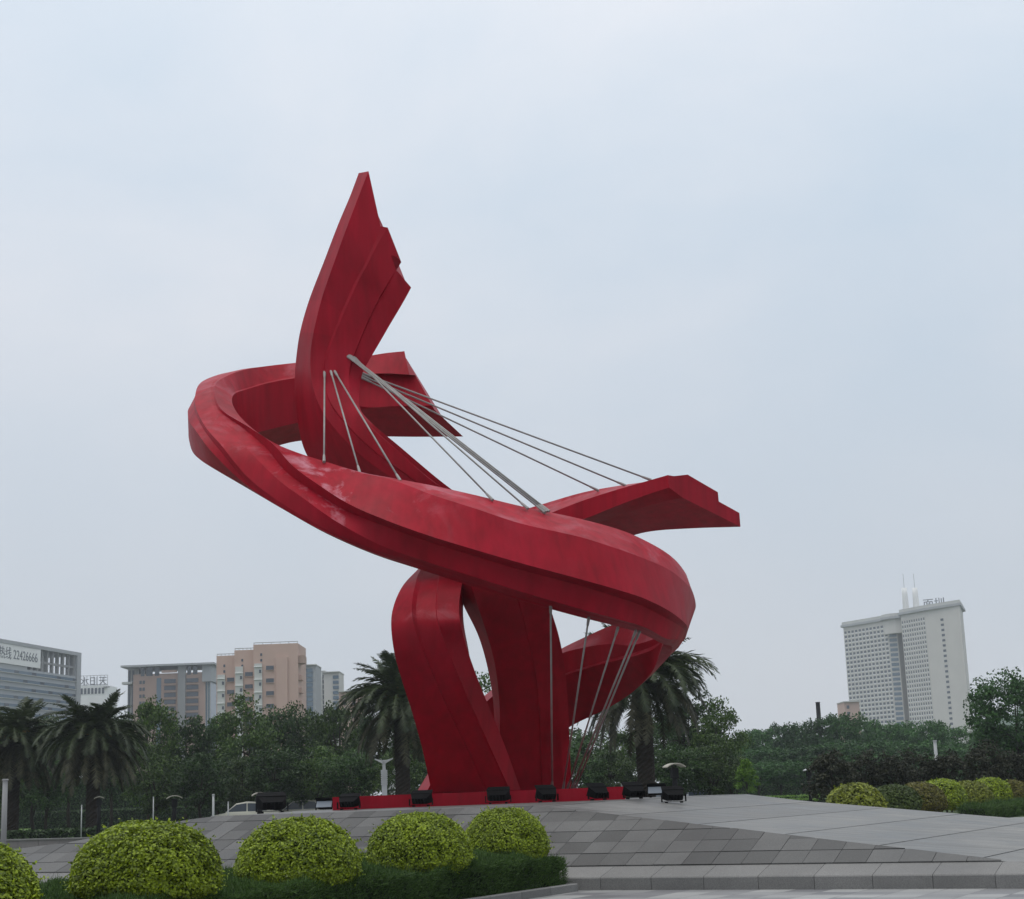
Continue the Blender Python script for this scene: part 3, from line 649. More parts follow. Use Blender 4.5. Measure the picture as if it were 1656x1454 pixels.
rc((868, 836, 39.3), (869, 826, 39.0), (870, 822, 38.9), (880, 814.5, 38.2), (884, 818, 38.1), (895, 828, 37.2), (890, 858, 37.2), (900, 872, 38.0), (905, 896, 39.2))
rc((955, 836, 38.8), (948, 818, 38.4), (945, 808, 38.3), (943, 796.3, 37.8), (943, 800, 37.7), (943, 809.5, 36.9), (943, 840, 36.9), (958, 850, 37.6), (985, 878, 38.8))
rc((1030, 836, 38.3), (1014, 815, 37.9), (1010, 800, 37.8), (1001, 785.5, 37.3), (1001, 787, 37.1), (1000.6, 791, 36.5), (1000.6, 817, 36.5), (1014, 829, 37.0), (1046, 860.5, 38.3))
rc((1110, 830, 38.0), (1090, 806, 37.5), (1088, 793, 37.4), (1060, 777, 36.8), (1056, 777, 36.6), (1048, 777.5, 36.25), (1046.5, 800, 36.25), (1069, 812, 36.6), (1115, 854.7, 38.0))
rc((1195.7, 829.5, 37.7), (1162.4, 811, 37.2), (1161, 796, 37.15), (1112, 767.5, 36.4), (1090, 770, 36.15), (1080, 768.3, 36.0), (1082, 788.6, 36.0), (1104, 805, 36.3), (1197.5, 852, 37.7))
loft('ribbon', Cc, MAT['red'], sculpture)

# ---- red base slab
sl = MB()
bx0, bx1 = at_y(538, 1300, 37.7)[0] - sorg[0], at_y(1011, 1283, 37.7)[0] - sorg[0]
sl.box(bx0, bx1, 37.7 - sorg[1], 43.2 - sorg[1], -0.02, 0.29)
sl.build('base_slab', MAT['red'], sculpture)

# ---- steel cables
def cable(p, q, r=0.022):
    a, b = Vector(P3(p) - sorg), Vector(P3(q) - sorg)
    cb = MB().tube([a, a.lerp(b, 0.5), b], r, 8).build('cable', MAT['cable'], sculpture, True)
    d = (b - a).normalized()
    for e_, s_ in ((a, 1), (b, -1)):                     # threaded sockets at both ends
        MB().tube([e_ - d * s_ * .02, e_ + d * s_ * .06, e_ + d * s_ * .20, e_ + d * s_ * .26], [r * 1.7, r * 1.6, r * 1.4, r * 1.05], 8).build('socket', MAT['cable'], cb)
cable((525, 602, 35.5), (524, 746, 33.0)); cable((535, 600, 35.5), (581.7, 764, 32.9)); cable((541, 600, 35.5), (647, 777, 32.7))
cable((575, 580, 35.5), (796, 808, 32.7)); cable((572, 578, 35.5), (853, 822, 32.7))
for k, (dx, dy) in enumerate(((0, 0), (3, -2), (6, -3))):
    cable((563 + dx * .6, 577 + dy * .6, 35.45 + k * .02), (880 + dx * 1.2, 828 + dy * 0.6, 32.9), 0.021)
cable((584, 603, 35.6), (1052, 776, 36.4)); cable((584, 607, 35.6), (1011, 785, 36.9)); cable((585, 611, 35.6), (967, 793, 37.3))
cable((890.5, 980, 32.8), (893, 1275, 37.2)); cable((952, 1000, 32.9), (911, 1275, 37.3)); cable((999, 1016, 33.2), (918, 1275, 37.4))
cable((1028, 1021, 33.5), (924.5, 1275, 37.4)); cable((1034, 1022, 33.6), (930, 1275, 37.5))

# ================================================================== PLANTING
def unit(a): return a / (np.linalg.norm(a, axis=-1, keepdims=True) + 1e-9)
def leaf_quads(P, Nrm, ln, wd, r):
    """diamond leaves at P facing Nrm"""
    n = len(P)
    t = unit(np.cross(Nrm, r.normal(size=(n, 3)))); b = np.cross(Nrm, t)
    L_ = (ln * r.uniform(0.7, 1.25, n))[:, None]; W_ = (wd * r.uniform(0.7, 1.25, n))[:, None]
    fold = Nrm * (0.18 * L_)
    return np.stack([P - t * L_ * .5, P + b * W_ * .5 + fold * .5, P + t * L_ * .5, P - b * W_ * .5 + fold * .5], axis=1)

# ---- clipped domes
def dome_meshes(seed, nleaf, mat, a=0.95, up=0.78, dn=0.44, ln=0.050, wd=0.031):
    r = np.random.default_rng(seed)
    D = unit(r.normal(size=(nleaf * 2, 3))); D = D[D[:, 2] > -0.8][:nleaf]; n = len(D)
    # lumps that give an uneven clipped outline
    K = unit(r.normal(size=(46, 3))); amp = r.uniform(-0.05, 0.045, 46)
    lump = (np.exp(-(1 - D @ K.T) * 34) * amp).sum(1)
    # sprays with gaps between them
    S = unit(r.normal(size=(420, 3))); near = (D @ S.T).max(1)
    depth = np.clip((0.993 - near) * 14, 0, 0.26)
    sh = r.random(n) ** 2.2
    rad = 1.0 + lump - depth * r.uniform(0.3, 1, n) - 0.13 * sh + r.normal(0, 0.006, n)
    ax = np.where(D[:, 2] > 0, up, dn)
    e2 = np.sign(D) * np.abs(D) ** 0.93; e2 = e2 / (np.abs(e2) ** 2.12).sum(1, keepdims=True) ** (1 / 2.12)
    P = e2 * rad[:, None] * np.stack([np.full(n, a), np.full(n, a), ax], 1)
    Nn = unit(D * np.array([1, 1, 1.1]) + np.array([0, 0, 0.45]) + r.normal(0, 0.55, (n, 3)))
    k_ = nleaf // 130; j_ = r.choice(n, k_)
    for q_ in range(4):                                   # short stray shoots
        P = np.concatenate([P, P[j_] * (1.0 + 0.028 * (q_ + 1)) + r.normal(0, .008, (k_, 3))]); Nn = np.concatenate([Nn, unit(r.normal(size=(k_, 3)))])
    Q = leaf_quads(P, Nn, ln, wd, r)
    Q[:, :, 2] += dn
    crown = quads_mesh('foliage', Q, mat)
    # dark inner twigs and a short stem under the dome
    nu, nv = 20, 10; V, Fc = [], []
    for j in range(nv + 1):
        th = math.pi * j / nv
        for i in range(nu):
            d = np.array([math.sin(th) * math.cos(2 * math.pi * i / nu), math.sin(th) * math.sin(2 * math.pi * i / nu), math.cos(th)])
            q = d * 0.84 * np.array([a, a, up if d[2] > 0 else dn]); q[2] += dn; V.append(q)
    for j in range(nv):
        for i in range(nu):
            i2 = (i + 1) % nu; Fc.append((j * nu + i, (j + 1) * nu + i, (j + 1) * nu + i2, j * nu + i2))
    core = mesh_from('inner_twigs', V, Fc, MAT['bush_core'])
    st = MB()
    for k in range(5):
        an = k * 1.26
        st.tube([(0.06 * math.cos(an), 0.06 * math.sin(an), -0.5), (0.25 * a * math.cos(an), 0.25 * a * math.sin(an), 0.25)], [0.03, 0.015], 6)
    return crown, core, st.mesh('stem', MAT['bark'])
def dome(parts, loc, sc, label, group, rz=0.0):
    o = empty('clipped_bush', loc, rz, label, 'bush', group)
    for nm, me in zip(('foliage', 'inner_twigs', 'stem'), parts): add(nm, me, o, scale=sc)
    return o
bush_g = 'golden clipped domes beside the mound'
near_spec = [(-0.62, -0.85, 0.735, 1.415, 'smallest golden clipped dome bush, next to the bare kerb'),
             (-0.5, -3.75, 0.815, 1.42, 'golden clipped dome bush, second from the kerb end of the hedge bed'),
             (-0.48, -6.85, 0.85, 1.435, 'golden clipped dome bush in the middle of the hedge bed row'),
             (-0.47, -9.9, 0.885, 1.49, 'broad golden clipped dome bush, largest one fully in view'),
             (-0.46, -13.0, 0.95, 1.43, 'golden clipped dome bush cut off by the left edge')]
for i, (s, n_, ra_, zt, lb) in enumerate(near_spec):
    c = mpt(s, n_, 0.0)
    parts = dome_meshes(100 + i, 34000, MAT['bush'])
    hgt = 1.06
    dome(parts, (c[0], c[1], zt - hgt), (ra_ / 0.95, ra_ / 0.95, hgt / 1.22), lb, bush_g, i * 1.3)
far_parts = [dome_meshes(200 + i, 6500, m_, ln=0.10, wd=0.065) for i, m_ in enumerate((MAT['bush_dull'], MAT['bush'], MAT['bush_green'], MAT['bush_brown']))]
far_spec = [(29.0, 0, 1.0), (33.4, 2, .95), (36.8, 3, .95), (39.8, 1, .98), (44.0, 0, .95), (47.6, 1, .95), (51.4, 3, .95), (55.2, 1, .95), (59.4, 0, 1.0)]
names9 = ['olive dome bush nearest the ramp, at the row start', 'dark green dome bush, second in the row past the ramp', 'brownish dome bush, third in the row past the ramp',
          'bright yellow green dome bush, fourth in the row past the ramp', 'olive yellow dome bush, fifth in the row past the ramp', 'yellow green dome bush, sixth in the row past the ramp',
          'brown olive dome bush, seventh in the row past the ramp', 'yellow dome bush, eighth in the row past the ramp', 'olive dome bush, last of the row at the right edge']
for i, (n_, k, sc) in enumerate(far_spec):
    c = mpt(-3.9 + 0.012 * (n_ - 29), n_, 0.0)
    dome(far_parts[k], (c[0], c[1], 0.30), (sc * 1.06, sc * 1.06, (1.06, .97, 1.02, 1.08, .98, 1.06, .96, 1.08, 1.02)[i]), names9[i], 'clipped domes past the ramp', i * 0.9)

# ---- low hedges
def hedge_mesh(name, s0, s1, n0, n1, h, dens, org, mat, ln=0.055, wd=0.013, seed=5):
    r = np.random.default_rng(seed)
    def wav(s, n): return 0.05 * np.sin(s * 3.1 + n * 1.7) + 0.045 * np.sin(n * 2.9 - s) + 0.035 * np.sin(n * 7.3 + s * 5) + 0.02 * np.sin(n * 13.1 - s * 9)
    out = []
    def emit(s, n, z, nr):
        P = MO[None] + ME[None] * s[:, None] + MN[None] * n[:, None]; P[:, 2] = z
        P -= org
        k = len(P)
        d = unit(nr[None] * 0.9 + np.array([0, 0, 0.7]) + r.normal(0, 0.55, (k, 3)))
        b = unit(np.cross(d, r.normal(size=(k, 3))))
        L_ = (ln * (r.uniform(0.6, 1.4, k) + 1.6 * (r.random(k) > 0.97)))[:, None]; W_ = (wd * r.uniform(0.7, 1.3, k))[:, None]
        out.append(np.stack([P - b * W_ * .4, P + b * W_ * .4, P + d * L_ + b * W_ * .12, P + d * L_ - b * W_ * .12], 1))
    A_ = (s1 - s0) * (n1 - n0); k = int(A_ * dens)
    s = r.uniform(s0, s1, k); n = r.uniform(n0, n1, k)
    edge = np.minimum.reduce([s - s0, s1 - s, n - n0, n1 - n]); rd = 0.12 * np.clip(1 - edge / 0.14, 0, 1) ** 2
    emit(s, n, h + wav(s, n) - rd - 0.05 * r.random(k) ** 2, np.array([0, 0, 1.0]))
    for (sa, sb, na, nb, nr) in ((s1, s1, n0, n1, ME), (s0, s0, n0, n1, -ME), (s0, s1, n0, n0, -MN), (s0, s1, n1, n1, MN)):
        le = abs(sb - sa) + abs(nb - na); k = int(le * h * dens)
        t = r.random(k); z = h * r.random(k) ** 0.8; bul = 0.05 * np.sin(t * le * 2.7) * np.sin(z / h * 3.1)
        s = sa + (sb - sa) * t + nr @ ME * (bul - 0.04 * r.random(k)); n = na + (nb - na) * t + nr @ MN * (bul - 0.04 * r.random(k))
        emit(s, n, z * (1 + wav(s, n) * .8), nr)
    return quads_mesh(name, np.concatenate(out), mat)
def hedge(label, s0, s1, n0, n1, h, dens, **kw):
    c = mpt((s0 + s1) / 2, (n0 + n1) / 2, 0)
    o = empty('low_hedge', c, 0, label, 'hedge')
    add('foliage', hedge_mesh('foliage', s0, s1, n0, n1, h, dens, np.array(c), kw.pop('mat', MAT['hedge']), **kw), o)
    i = 0.07
    V = [mpt(s, n_, z) - c for z in (0, h - 0.08) for s, n_ in ((s0 + i, n0 + i), (s1 - i, n0 + i), (s1 - i, n1 - i), (s0 + i, n1 - i))]
    add('inner_twigs', mesh_from('inner_twigs', V, [(4, 5, 6, 7), (0, 1, 5, 4), (1, 2, 6, 5), (2, 3, 7, 6), (3, 0, 4, 7)], MAT['hedge_core']), o)
    return o
hedge('soft dark green low hedge around the golden dome bushes', -3.2, 0.24, -15.0, -0.35, 0.60, 3400)
hedge('dark green low hedge below the dome bushes past the ramp', -2.7, -1.7, 38.0, 66.0, 0.50, 620, ln=0.11, wd=0.03, seed=9)
# stones edging the near bed
edge = empty('bed_edging', mpt(0.34, -7, 0), 0, 'row of low grey edging stones along the hedge bed', 'edging')
bm_ = MB()
pr = [(0.0, 0.0), (0.0, 0.12), (0.02, 0.13), (0.14, 0.13), (0.14, 0.0)]
for c in range(15):
    n1 = -0.28 - c * 0.98; n0 = n1 - 0.965; cc = mpt(0.34, (n0 + n1) / 2, 0)
    k5 = len(pr); vv = [mpt(0.44 - p[0], n0, p[1]) - cc for p in pr] + [mpt(0.44 - p[0], n1, p[1]) - cc for p in pr]
    ff = [tuple(range(k5))[::-1], tuple(range(k5, 2 * k5))] + [(i, (i + 1) % k5, k5 + (i + 1) % k5, k5 + i) for i in range(k5)]
    add('edging_stone', mesh_from('edging_stone', vv, ff, MAT['kerb']), edge, loc=cc - np.array(edge.location))

# ---- broad-leaved trees
def tree_meshes(seed, H=8.0, R=3.0, base=0.28, nclump=95, per=62, leaf=0.26, mat=None, flat=1.0, cone=False, trunk_r=0.17, airy=0.0):
    r = np.random.default_rng(seed); rr = random.Random(seed)
    zb = H * base; hc = (H - zb) / 2; zc = zb + hc
    # clump centres: some lobes pushed out so that the outline is uneven
    lob = unit(r.normal(size=(9, 3))); la = r.uniform(0.0, 0.28, 9)
    C_ = unit(r.normal(size=(nclump, 3))); rad = r.uniform(0.25, 1.0, nclump) ** 0.5
    ext = 0.78 + (np.exp(-(1 - C_ @ lob.T) * 5) * la).sum(1)
    C_ = C_ * (rad * ext)[:, None]
    if cone:
        w = np.clip(1.0 - (C_[:, 2] + 1) / 2, 0.08, 1) ** 0.8
        C_[:, 0] *= w * 1.25; C_[:, 1] *= w * 1.25
    Cn = C_ * np.array([R, R, hc * flat]) + np.array([0, 0, zc])
    Cn[:, 2] = np.maximum(Cn[:, 2], zb * 0.95)
    cs = r.uniform(0.55, 1.15, nclump) * R * 0.26
    idx = np.repeat(np.arange(nclump), (per * r.uniform(0.6, 1.3, nclump) * (1 - airy)).astype(int))
    n = len(idx)
    o = unit(r.normal(size=(n, 3))) * (r.random(n) ** 0.45)[:, None]
    P = Cn[idx] + o * cs[idx][:, None] * np.array([1.15, 1.15, 0.72])
    P = P[P[:, 2] > zb * 0.7]; n = len(P)
    Nn = unit(r.normal(0, 0.75, (n, 3)) + np.array([0, 0, 0.55]))
    crown = quads_mesh('crown', leaf_quads(P, Nn, leaf, leaf * 0.62, r), mat)
    tb = MB()
    bend = [(0, 0, -0.1), (rr.uniform(-.1, .1), rr.uniform(-.1, .1), zb * .6), (rr.uniform(-.2, .2), rr.uniform(-.2, .2), zb * 1.15), (rr.uniform(-.3, .3), rr.uniform(-.3, .3), H * .78)]
    tb.tube(bend, [trunk_r, trunk_r * .85, trunk_r * .7, trunk_r * .2], 8)
    for k in range(9):
        j = rr.randrange(nclump); t = Cn[j]
        z0 = rr.uniform(zb * .8, H * .55); f_ = (z0 / (H * .78))
        st = np.array(bend[2]) * (1 - f_) + np.array(bend[3]) * f_; st[2] = z0
        if t[2] < z0: t = t + np.array([0, 0, z0 - t[2] + 0.4])
        mid = (st * .5 + t * .5) + np.array([0, 0, 0.25])
        tb.tube([tuple(st), tuple(mid), tuple(t)], [trunk_r * .45, trunk_r * .3, trunk_r * .1], 6)
    return tb.mesh('trunk', MAT['bark'], True), crown
def place_tree(nm, parts, u, v_top, y, wpx, H0, R0, label, group=None, rz=0.0, cat='tree', zbase=0.0):
    x = ground_x(u, y, 1.65); zt = z_at(x, y, v_top) - zbase
    o = empty(nm, (x, y, zbase), rz, label, cat, group)
    sz = zt / H0; sx = (wpx * y / F_PX / 2) / R0
    add('trunk', parts[0], o, scale=(sx, sx, sz)); add('crown', parts[1], o, scale=(sx, sx, sz))
    return o
ORD = ['first', 'second', 'third', 'fourth', 'fifth', 'sixth', 'seventh', 'eighth', 'ninth', 'tenth', 'eleventh', 'twelfth', 'thirteenth', 'fourteenth', 'fifteenth',
       'sixteenth', 'seventeenth', 'eighteenth', 'nineteenth', 'twentieth', 'twenty first', 'twenty second', 'twenty third', 'twenty fourth', 'twenty fifth', 'twenty sixth', 'twenty seventh', 'twenty eighth', 'twenty ninth', 'thirtieth',
       'thirty first', 'thirty second', 'thirty third', 'thirty fourth']
dark = [tree_meshes(300 + i, 8, 3, (0.22, 0.16, 0.26, 0.12)[i], 120, 68, 0.25, MAT['leaf_a' if i % 2 == 0 else 'leaf_b']) for i in range(4)]
back = [(-20, 1172, 130, 120), (55, 1165, 135, 110), (112, 1158, 132, 100), (180, 1148, 128, 90), (240, 1120, 122, 92), (300, 1150, 125, 85), (352, 1150, 128, 80), (402, 1128, 124, 105),
        (452, 1136, 128, 95), (505, 1146, 126, 85), (548, 1128, 122, 95), (600, 1148, 126, 90), (700, 1140, 130, 110), (785, 1096, 128, 110), (870, 1140, 130, 120), (950, 1178, 126, 100),
        (1010, 1172, 122, 90), (1075, 1150, 120, 95), (1118, 1112, 112, 95), (1160, 1136, 110, 85)]
for i, (u, v, y, w) in enumerate(back):
    place_tree('broadleaf_tree', dark[(i * 7 + i // 3) % 4], u, v, y, w * 1.12, 8, 3, f'tall dark green tree behind the mound, {ORD[i]} from the left in the back row', 'trees of the dark belt', i * 1.7)
front = [(645, 1208, 103, 90), (-10, 1215, 112, 90), (75, 1222, 116, 95), (250, 1205, 108, 90), (325, 1212, 104, 95), (390, 1218, 108, 85), (445, 1206, 104, 95), (510, 1212, 106, 90), (570, 1206, 104, 95), (700, 1215, 108, 95),
         (800, 1205, 106, 95), (930, 1212, 106, 90), (985, 1206, 108, 95), (1095, 1206, 98, 95), (1150, 1192, 100, 90), (1180, 1204, 104, 60)]
front.sort()
for i, (u, v, y, w) in enumerate(front):
    place_tree('broadleaf_tree', dark[(i * 5 + 1) % 4], u, v, y, w * 1.15, 8, 3, f'lower dark tree behind the mound, {ORD[i]} from the left in the front row', 'trees of the dark belt', i * 2.3)
far = [tree_meshes(330 + i, 8, 3, 0.2, 100, 60, 0.30, MAT['leaf_c'], flat=0.85) for i in range(3)]
fars = [(1206, 1168, 215, 62), (1240, 1166, 225, 60), (1268, 1160, 230, 50), (1298, 1156, 225, 55), (1330, 1146, 220, 62), (1368, 1138, 215, 70), (1408, 1152, 220, 60), (1440, 1160, 225, 62),
        (1480, 1154, 220, 66), (1512, 1152, 215, 60), (1548, 1166, 220, 64), (1590, 1170, 225, 66), (1630, 1160, 225, 66), (1662, 1160, 225, 60),
        (1192, 1196, 190, 70), (1245, 1200, 185, 80), (1300, 1196, 182, 85), (1355, 1190, 180, 85), (1415, 1188, 178, 90), (1470, 1188, 180, 85), (1530, 1190, 180, 85), (1590, 1195, 182, 85), (1650, 1195, 180, 85),
        (1225, 1226, 160, 62), (1262, 1222, 162, 66), (1300, 1224, 158, 66), (1345, 1216, 156, 70), (1400, 1214, 158, 76), (1460, 1212, 160, 76), (1525, 1212, 158, 80), (1590, 1214, 158, 80), (1650, 1214, 156, 80)]
for i, (u, v, y, w) in enumerate(fars):
    place_tree('woodland_tree', far[(i * 2 + i // 4) % 3], u, v, y, w * 1.25, 8, 3, f'hazy green woodland tree on the right, {ORD[i % 14] if i < 14 else ORD[(i - 14) % 9]} from the left in the {"far" if i < 14 else "middle" if i < 23 else "near"} row', 'woodland on the right', i * 1.1)
brown = [tree_meshes(350 + i, 4, 1.6, 0.22, 80, 60, 0.17, MAT['leaf_brown'], trunk_r=0.07) for i in range(2)]
browns = [(1345, 1206, 76, 85), (1395, 1212, 78, 70), (1440, 1210, 77, 72), (1486, 1210, 80, 72), (1535, 1208, 80, 72), (1592, 1196, 76, 74), (1640, 1208, 78, 74)]
for i, (u, v, y, w) in enumerate(browns):
    place_tree('small_tree', brown[i % 2], u, v, y, w * 1.1, 4, 1.6, f'small dark brownish tree behind the right dome bushes, {ORD[i]} from the left', 'small dark trees behind the right domes', i * 1.9)
place_tree('young_tree', tree_meshes(370, 6, 1.6, 0.30, 60, 60, 0.2, MAT['leaf_bright'], cone=True, trunk_r=0.06), 1207, 1221, 94, 46, 6, 1.6, 'small bright green conical tree right of the sculpture')
place_tree('broadleaf_tree', tree_meshes(371, 11, 4.2, 0.22, 150, 80, 0.32, MAT['leaf_c']), 1648, 1078, 112, 150, 11, 4.2, 'tall loose green tree at the right edge beside the tower')

# ---- date palms
def frond_mesh(seed, L_, rise, droop, mat, nl=54, lw=0.055, ll=0.62):
    """frond in the x-z plane leaving the origin"""
    r = random.Random(seed)
    pts = []; a = rise; x = z = 0.0; N_ = 14
    for i in range(N_ + 1):
        pts.append((x, z, a)); a2 = rise - droop * (i / N_) ** 1.1
        x += math.cos(a2) * L_ / N_; z += math.sin(a2) * L_ / N_; a = a2
    V, Fc = [], []
    for i in range(N_):                                   # rachis
        (x0, z0, _), (x1, z1, _) = pts[i], pts[i + 1]; w0, w1 = 0.05 * (1 - i / N_) + .008, 0.05 * (1 - (i + 1) / N_) + .008
        b = len(V); V += [(x0, -w0, z0), (x0, w0, z0), (x1, w1, z1), (x1, -w1, z1)]; Fc.append((b, b + 1, b + 2, b + 3))
    for k in range(nl):
        t = 0.10 + 0.9 * k / (nl - 1); f_ = t * N_; i = min(int(f_), N_ - 1); q = f_ - i
        x0 = pts[i][0] * (1 - q) + pts[i + 1][0] * q; z0 = pts[i][1] * (1 - q) + pts[i + 1][1] * q; an = pts[i][2]
        le = ll * (math.sin(math.pi * min(1, t * .9 + .12)) ** 0.6) * r.uniform(0.85, 1.1)
        for sd in (-1, 1):
            fw = 0.55 + r.uniform(-.12, .12); dz = r.uniform(-0.55, 0.25)
            d = Vector((math.cos(an) * fw, sd * 0.75, math.sin(an) * fw + dz * .6)).normalized() * le
            wv = Vector((math.cos(an), 0, math.sin(an))) * lw
            b = len(V); p0 = Vector((x0, 0, z0))
            V += [tuple(p0 - wv * .5), tuple(p0 + wv * .5), tuple(p0 + d * .6 + wv * .45 + Vector((0, 0, -0.01))), tuple(p0 + d + Vector((0, 0, -0.12 * le)))]
            Fc.append((b, b + 1, b + 2, b + 3))
    return mesh_from('frond', V, Fc, mat)
fr_up = [frond_mesh(400 + i, 2.25, r_, d_, MAT['frond'], lw=0.042, ll=0.46) for i, (r_, d_) in enumerate(((1.35, 0.9), (1.1, 1.2), (0.9, 1.5)))]
fr_mid = [frond_mesh(410 + i, 2.9, r_, d_, MAT['frond']) for i, (r_, d_) in enumerate(((0.7, 1.9), (0.45, 1.9), (0.2, 1.7)))]
fr_low = [frond_mesh(420 + i, 2.8, r_, d_, MAT['frond_dry'], lw=0.06, ll=0.42) for i, (r_, d_) in enumerate(((-0.0, 1.5), (-0.3, 1.25), (-0.6, 0.95)))]
def palm_trunk(seed, h, r0):
    rr = random.Random(seed); V, Fc = [], []; seg, rings = 14, int(h / 0.11)
    for j in range(rings + 1):
        z = h * j / rings; rad = r0 * (1.12 - 0.2 * min(1, z / 0.8)) + (0.12 if z > h - 0.7 else 0) * (z - h + .7) / .7
        for i in range(seg):
            rj = rad * (1 + (0.09 if (i + j) % 2 else -0.05) + rr.uniform(-.03, .03)); a = 2 * math.pi * i / seg
            V.append((rj * math.cos(a), rj * math.sin(a), z - 0.05))
    for j in range(rings):
        for i in range(seg):
            Fc.append((j * seg + i, j * seg + (i + 1) % seg, (j + 1) * seg + (i + 1) % seg, (j + 1) * seg + i))
    Fc.append(tuple(range(rings * seg, (rings + 1) * seg)))
    return mesh_from('trunk', V, Fc, MAT['palm_bark'])
def palm(u, y, v_c, rpx, label, seed):
    rr = random.Random(seed); x = ground_x(u, y, 1.65); zc = z_at(x, y, v_c); sc = rpx * y / F_PX / 2.75
    o = empty('palm_tree', (x, y, 0), rr.uniform(0, 6), label, 'palm', 'date palms behind the mound')
    add('trunk', palm_trunk(seed, zc + 0.1, 0.30 * sc * 1.05), o)
    def put(nm, meshes, n, z0, tw=0.0):
        for k in range(n):
            a = 2 * math.pi * (k + rr.uniform(-.35, .35)) / n + tw
            add(nm, meshes[rr.randrange(len(meshes))], o, loc=(0.16 * sc * math.cos(a), 0.16 * sc * math.sin(a), zc + z0 * sc + rr.uniform(-.1, .1)),
                rot=(rr.uniform(-.25, .25), rr.uniform(-.1, .1), a), scale=[sc * rr.uniform(.88, 1.1)] * 3)
    put('frond', fr_up, 28, 0.15); put('frond', fr_mid, 48, 0.05, .3); put('frond', fr_low, 44, -0.2, .1)
    for k in range(7):
        a = rr.uniform(0, 6.28); st = MB()
        for q in range(9):
            b = a + rr.uniform(-.35, .35); st.tube([(0.2 * math.cos(b), 0.2 * math.sin(b), 0), (0.55 * math.cos(b), 0.55 * math.sin(b), 0.45 + rr.uniform(-.15, .15)), (0.8 * math.cos(b), 0.8 * math.sin(b), 0.25 + rr.uniform(-.3, .2))], [0.02, 0.025, 0.03], 4)
        st.build('fruit_stalk', MAT['fruit'], o, loc=(0, 0, zc - 0.05), scale=[sc] * 3)
palm(20, 96, 1196, 94, 'date palm cut by the left edge of the view', 1)
palm(150, 92, 1190, 98, 'full date palm in front of the grey office block', 2)
palm(652, 88, 1134, 108, 'date palm partly hidden behind the left leg of the sculpture', 3)
palm(1046, 82, 1092, 128, 'date palm right of the sculpture legs, under its right loop', 4)
# distant clipped hedge and wall on the left, bright hedge strips on the right
def long_hedge(label, u0, y0, u1, y1, h, th, mat, seed):
    a = np.array([ground_x(u0, y0), y0, 0]); b = np.array([ground_x(u1, y1), y1, 0]); c = (a + b) / 2; d = b - a; ln = np.linalg.norm(d)
    o = empty('clipped_hedge', c, math.atan2(d[1], d[0]), label, 'hedge')
    r = np.random.default_rng(seed); n = int(ln * (h + th) * 90)
    t = r.uniform(-ln / 2, ln / 2, n); w = r.uniform(0, h + th, n); jz = r.normal(0, 0.03, n)
    P = np.stack([t, np.where(w < h, -th / 2 + jz, -th / 2 + (w - h)), np.where(w < h, w, h + jz)], 1)
    add('foliage', quads_mesh('foliage', leaf_quads(P, unit(r.normal(0, .6, (n, 3)) + np.array([0, -.5, .5])), .2, .13, r), mat), o)
    MB().box(-ln / 2, ln / 2, -th / 2 + .04, th / 2, 0, h - .05).build('inner_twigs', MAT['hedge_core'], o)
long_hedge('dark clipped hedge under the left date palms', -20, 88, 215, 86, 0.62, 0.8, MAT['leaf_a'], 31)
long_hedge('bright green low hedge strip on the far right lawn', 1165, 128, 1330, 122, 0.45, 1.2, MAT['leaf_bright'], 32)
long_hedge('second bright green hedge strip further back on the lawn', 1160, 155, 1330, 150, 0.5, 1.4, MAT['leaf_bright'], 33)
long_hedge('dark hedge line behind the tree trunks on the left', 60, 150, 420, 146, 1.5, 1.5, MAT['leaf_a'], 34)
long_hedge('dark hedge line under the woodland on the right', 1195, 172, 1660, 168, 1.6, 1.5, MAT['leaf_a'], 35)
long_hedge('dark hedge line behind the sculpture base', 420, 135, 1190, 132, 1.7, 1.5, MAT['leaf_a'], 36)
long_hedge('tall dark shrub line far behind the left palms', -420, 165, 560, 160, 4.6, 2.0, MAT['leaf_a'], 37)
long_hedge('tall dark shrub line far behind the woodland trunks', 1150, 240, 2000, 236, 5.0, 2.0, MAT['leaf_c'], 38)

# ================================================================== BUILDINGS
MAT['b_pink'] = simple('pink_render', (0.50, 0.35, 0.295), 0.85, 0.2, 0, 0.08, 0.15)
MAT['b_grey'] = simple('grey_render', (0.36, 0.37, 0.38), 0.85, 0.2, 0, 0.08, 0.15)
MAT['b_lgrey'] = simple('light_grey_render', (0.50, 0.50, 0.48), 0.85, 0.2, 0, 0.07, 0.15)
MAT['b_cream'] = simple('cream_render', (0.55, 0.53, 0.50), 0.85, 0.2, 0, 0.06, 0.1)
MAT['b_white'] = simple('white_render', (0.75, 0.75, 0.74), 0.8, 0.2, 0, 0.05, 0.2)
MAT['b_orange'] = simple('terracotta_cladding', (0.40, 0.28, 0.23), 0.85, 0.2, 0, 0.1, 0.2)
MAT['b_glass'] = simple('dark_window_glass', (0.045, 0.06, 0.08), 0.15, 0.6)
MAT['b_blue'] = simple('blue_grey_glass', (0.10, 0.15, 0.20), 0.25, 0.6)
MAT['b_conc'] = simple('raw_concrete', (0.26, 0.26, 0.26), 0.9, 0.2, 0, 0.1, 0.3)
MAT['b_band'] = simple('office_band', (0.34, 0.36, 0.38), 0.6, 0.4, 0, 0.06, 0.1)
MAT['ink'] = simple('sign_lettering', (0.12, 0.13, 0.15), 0.6)
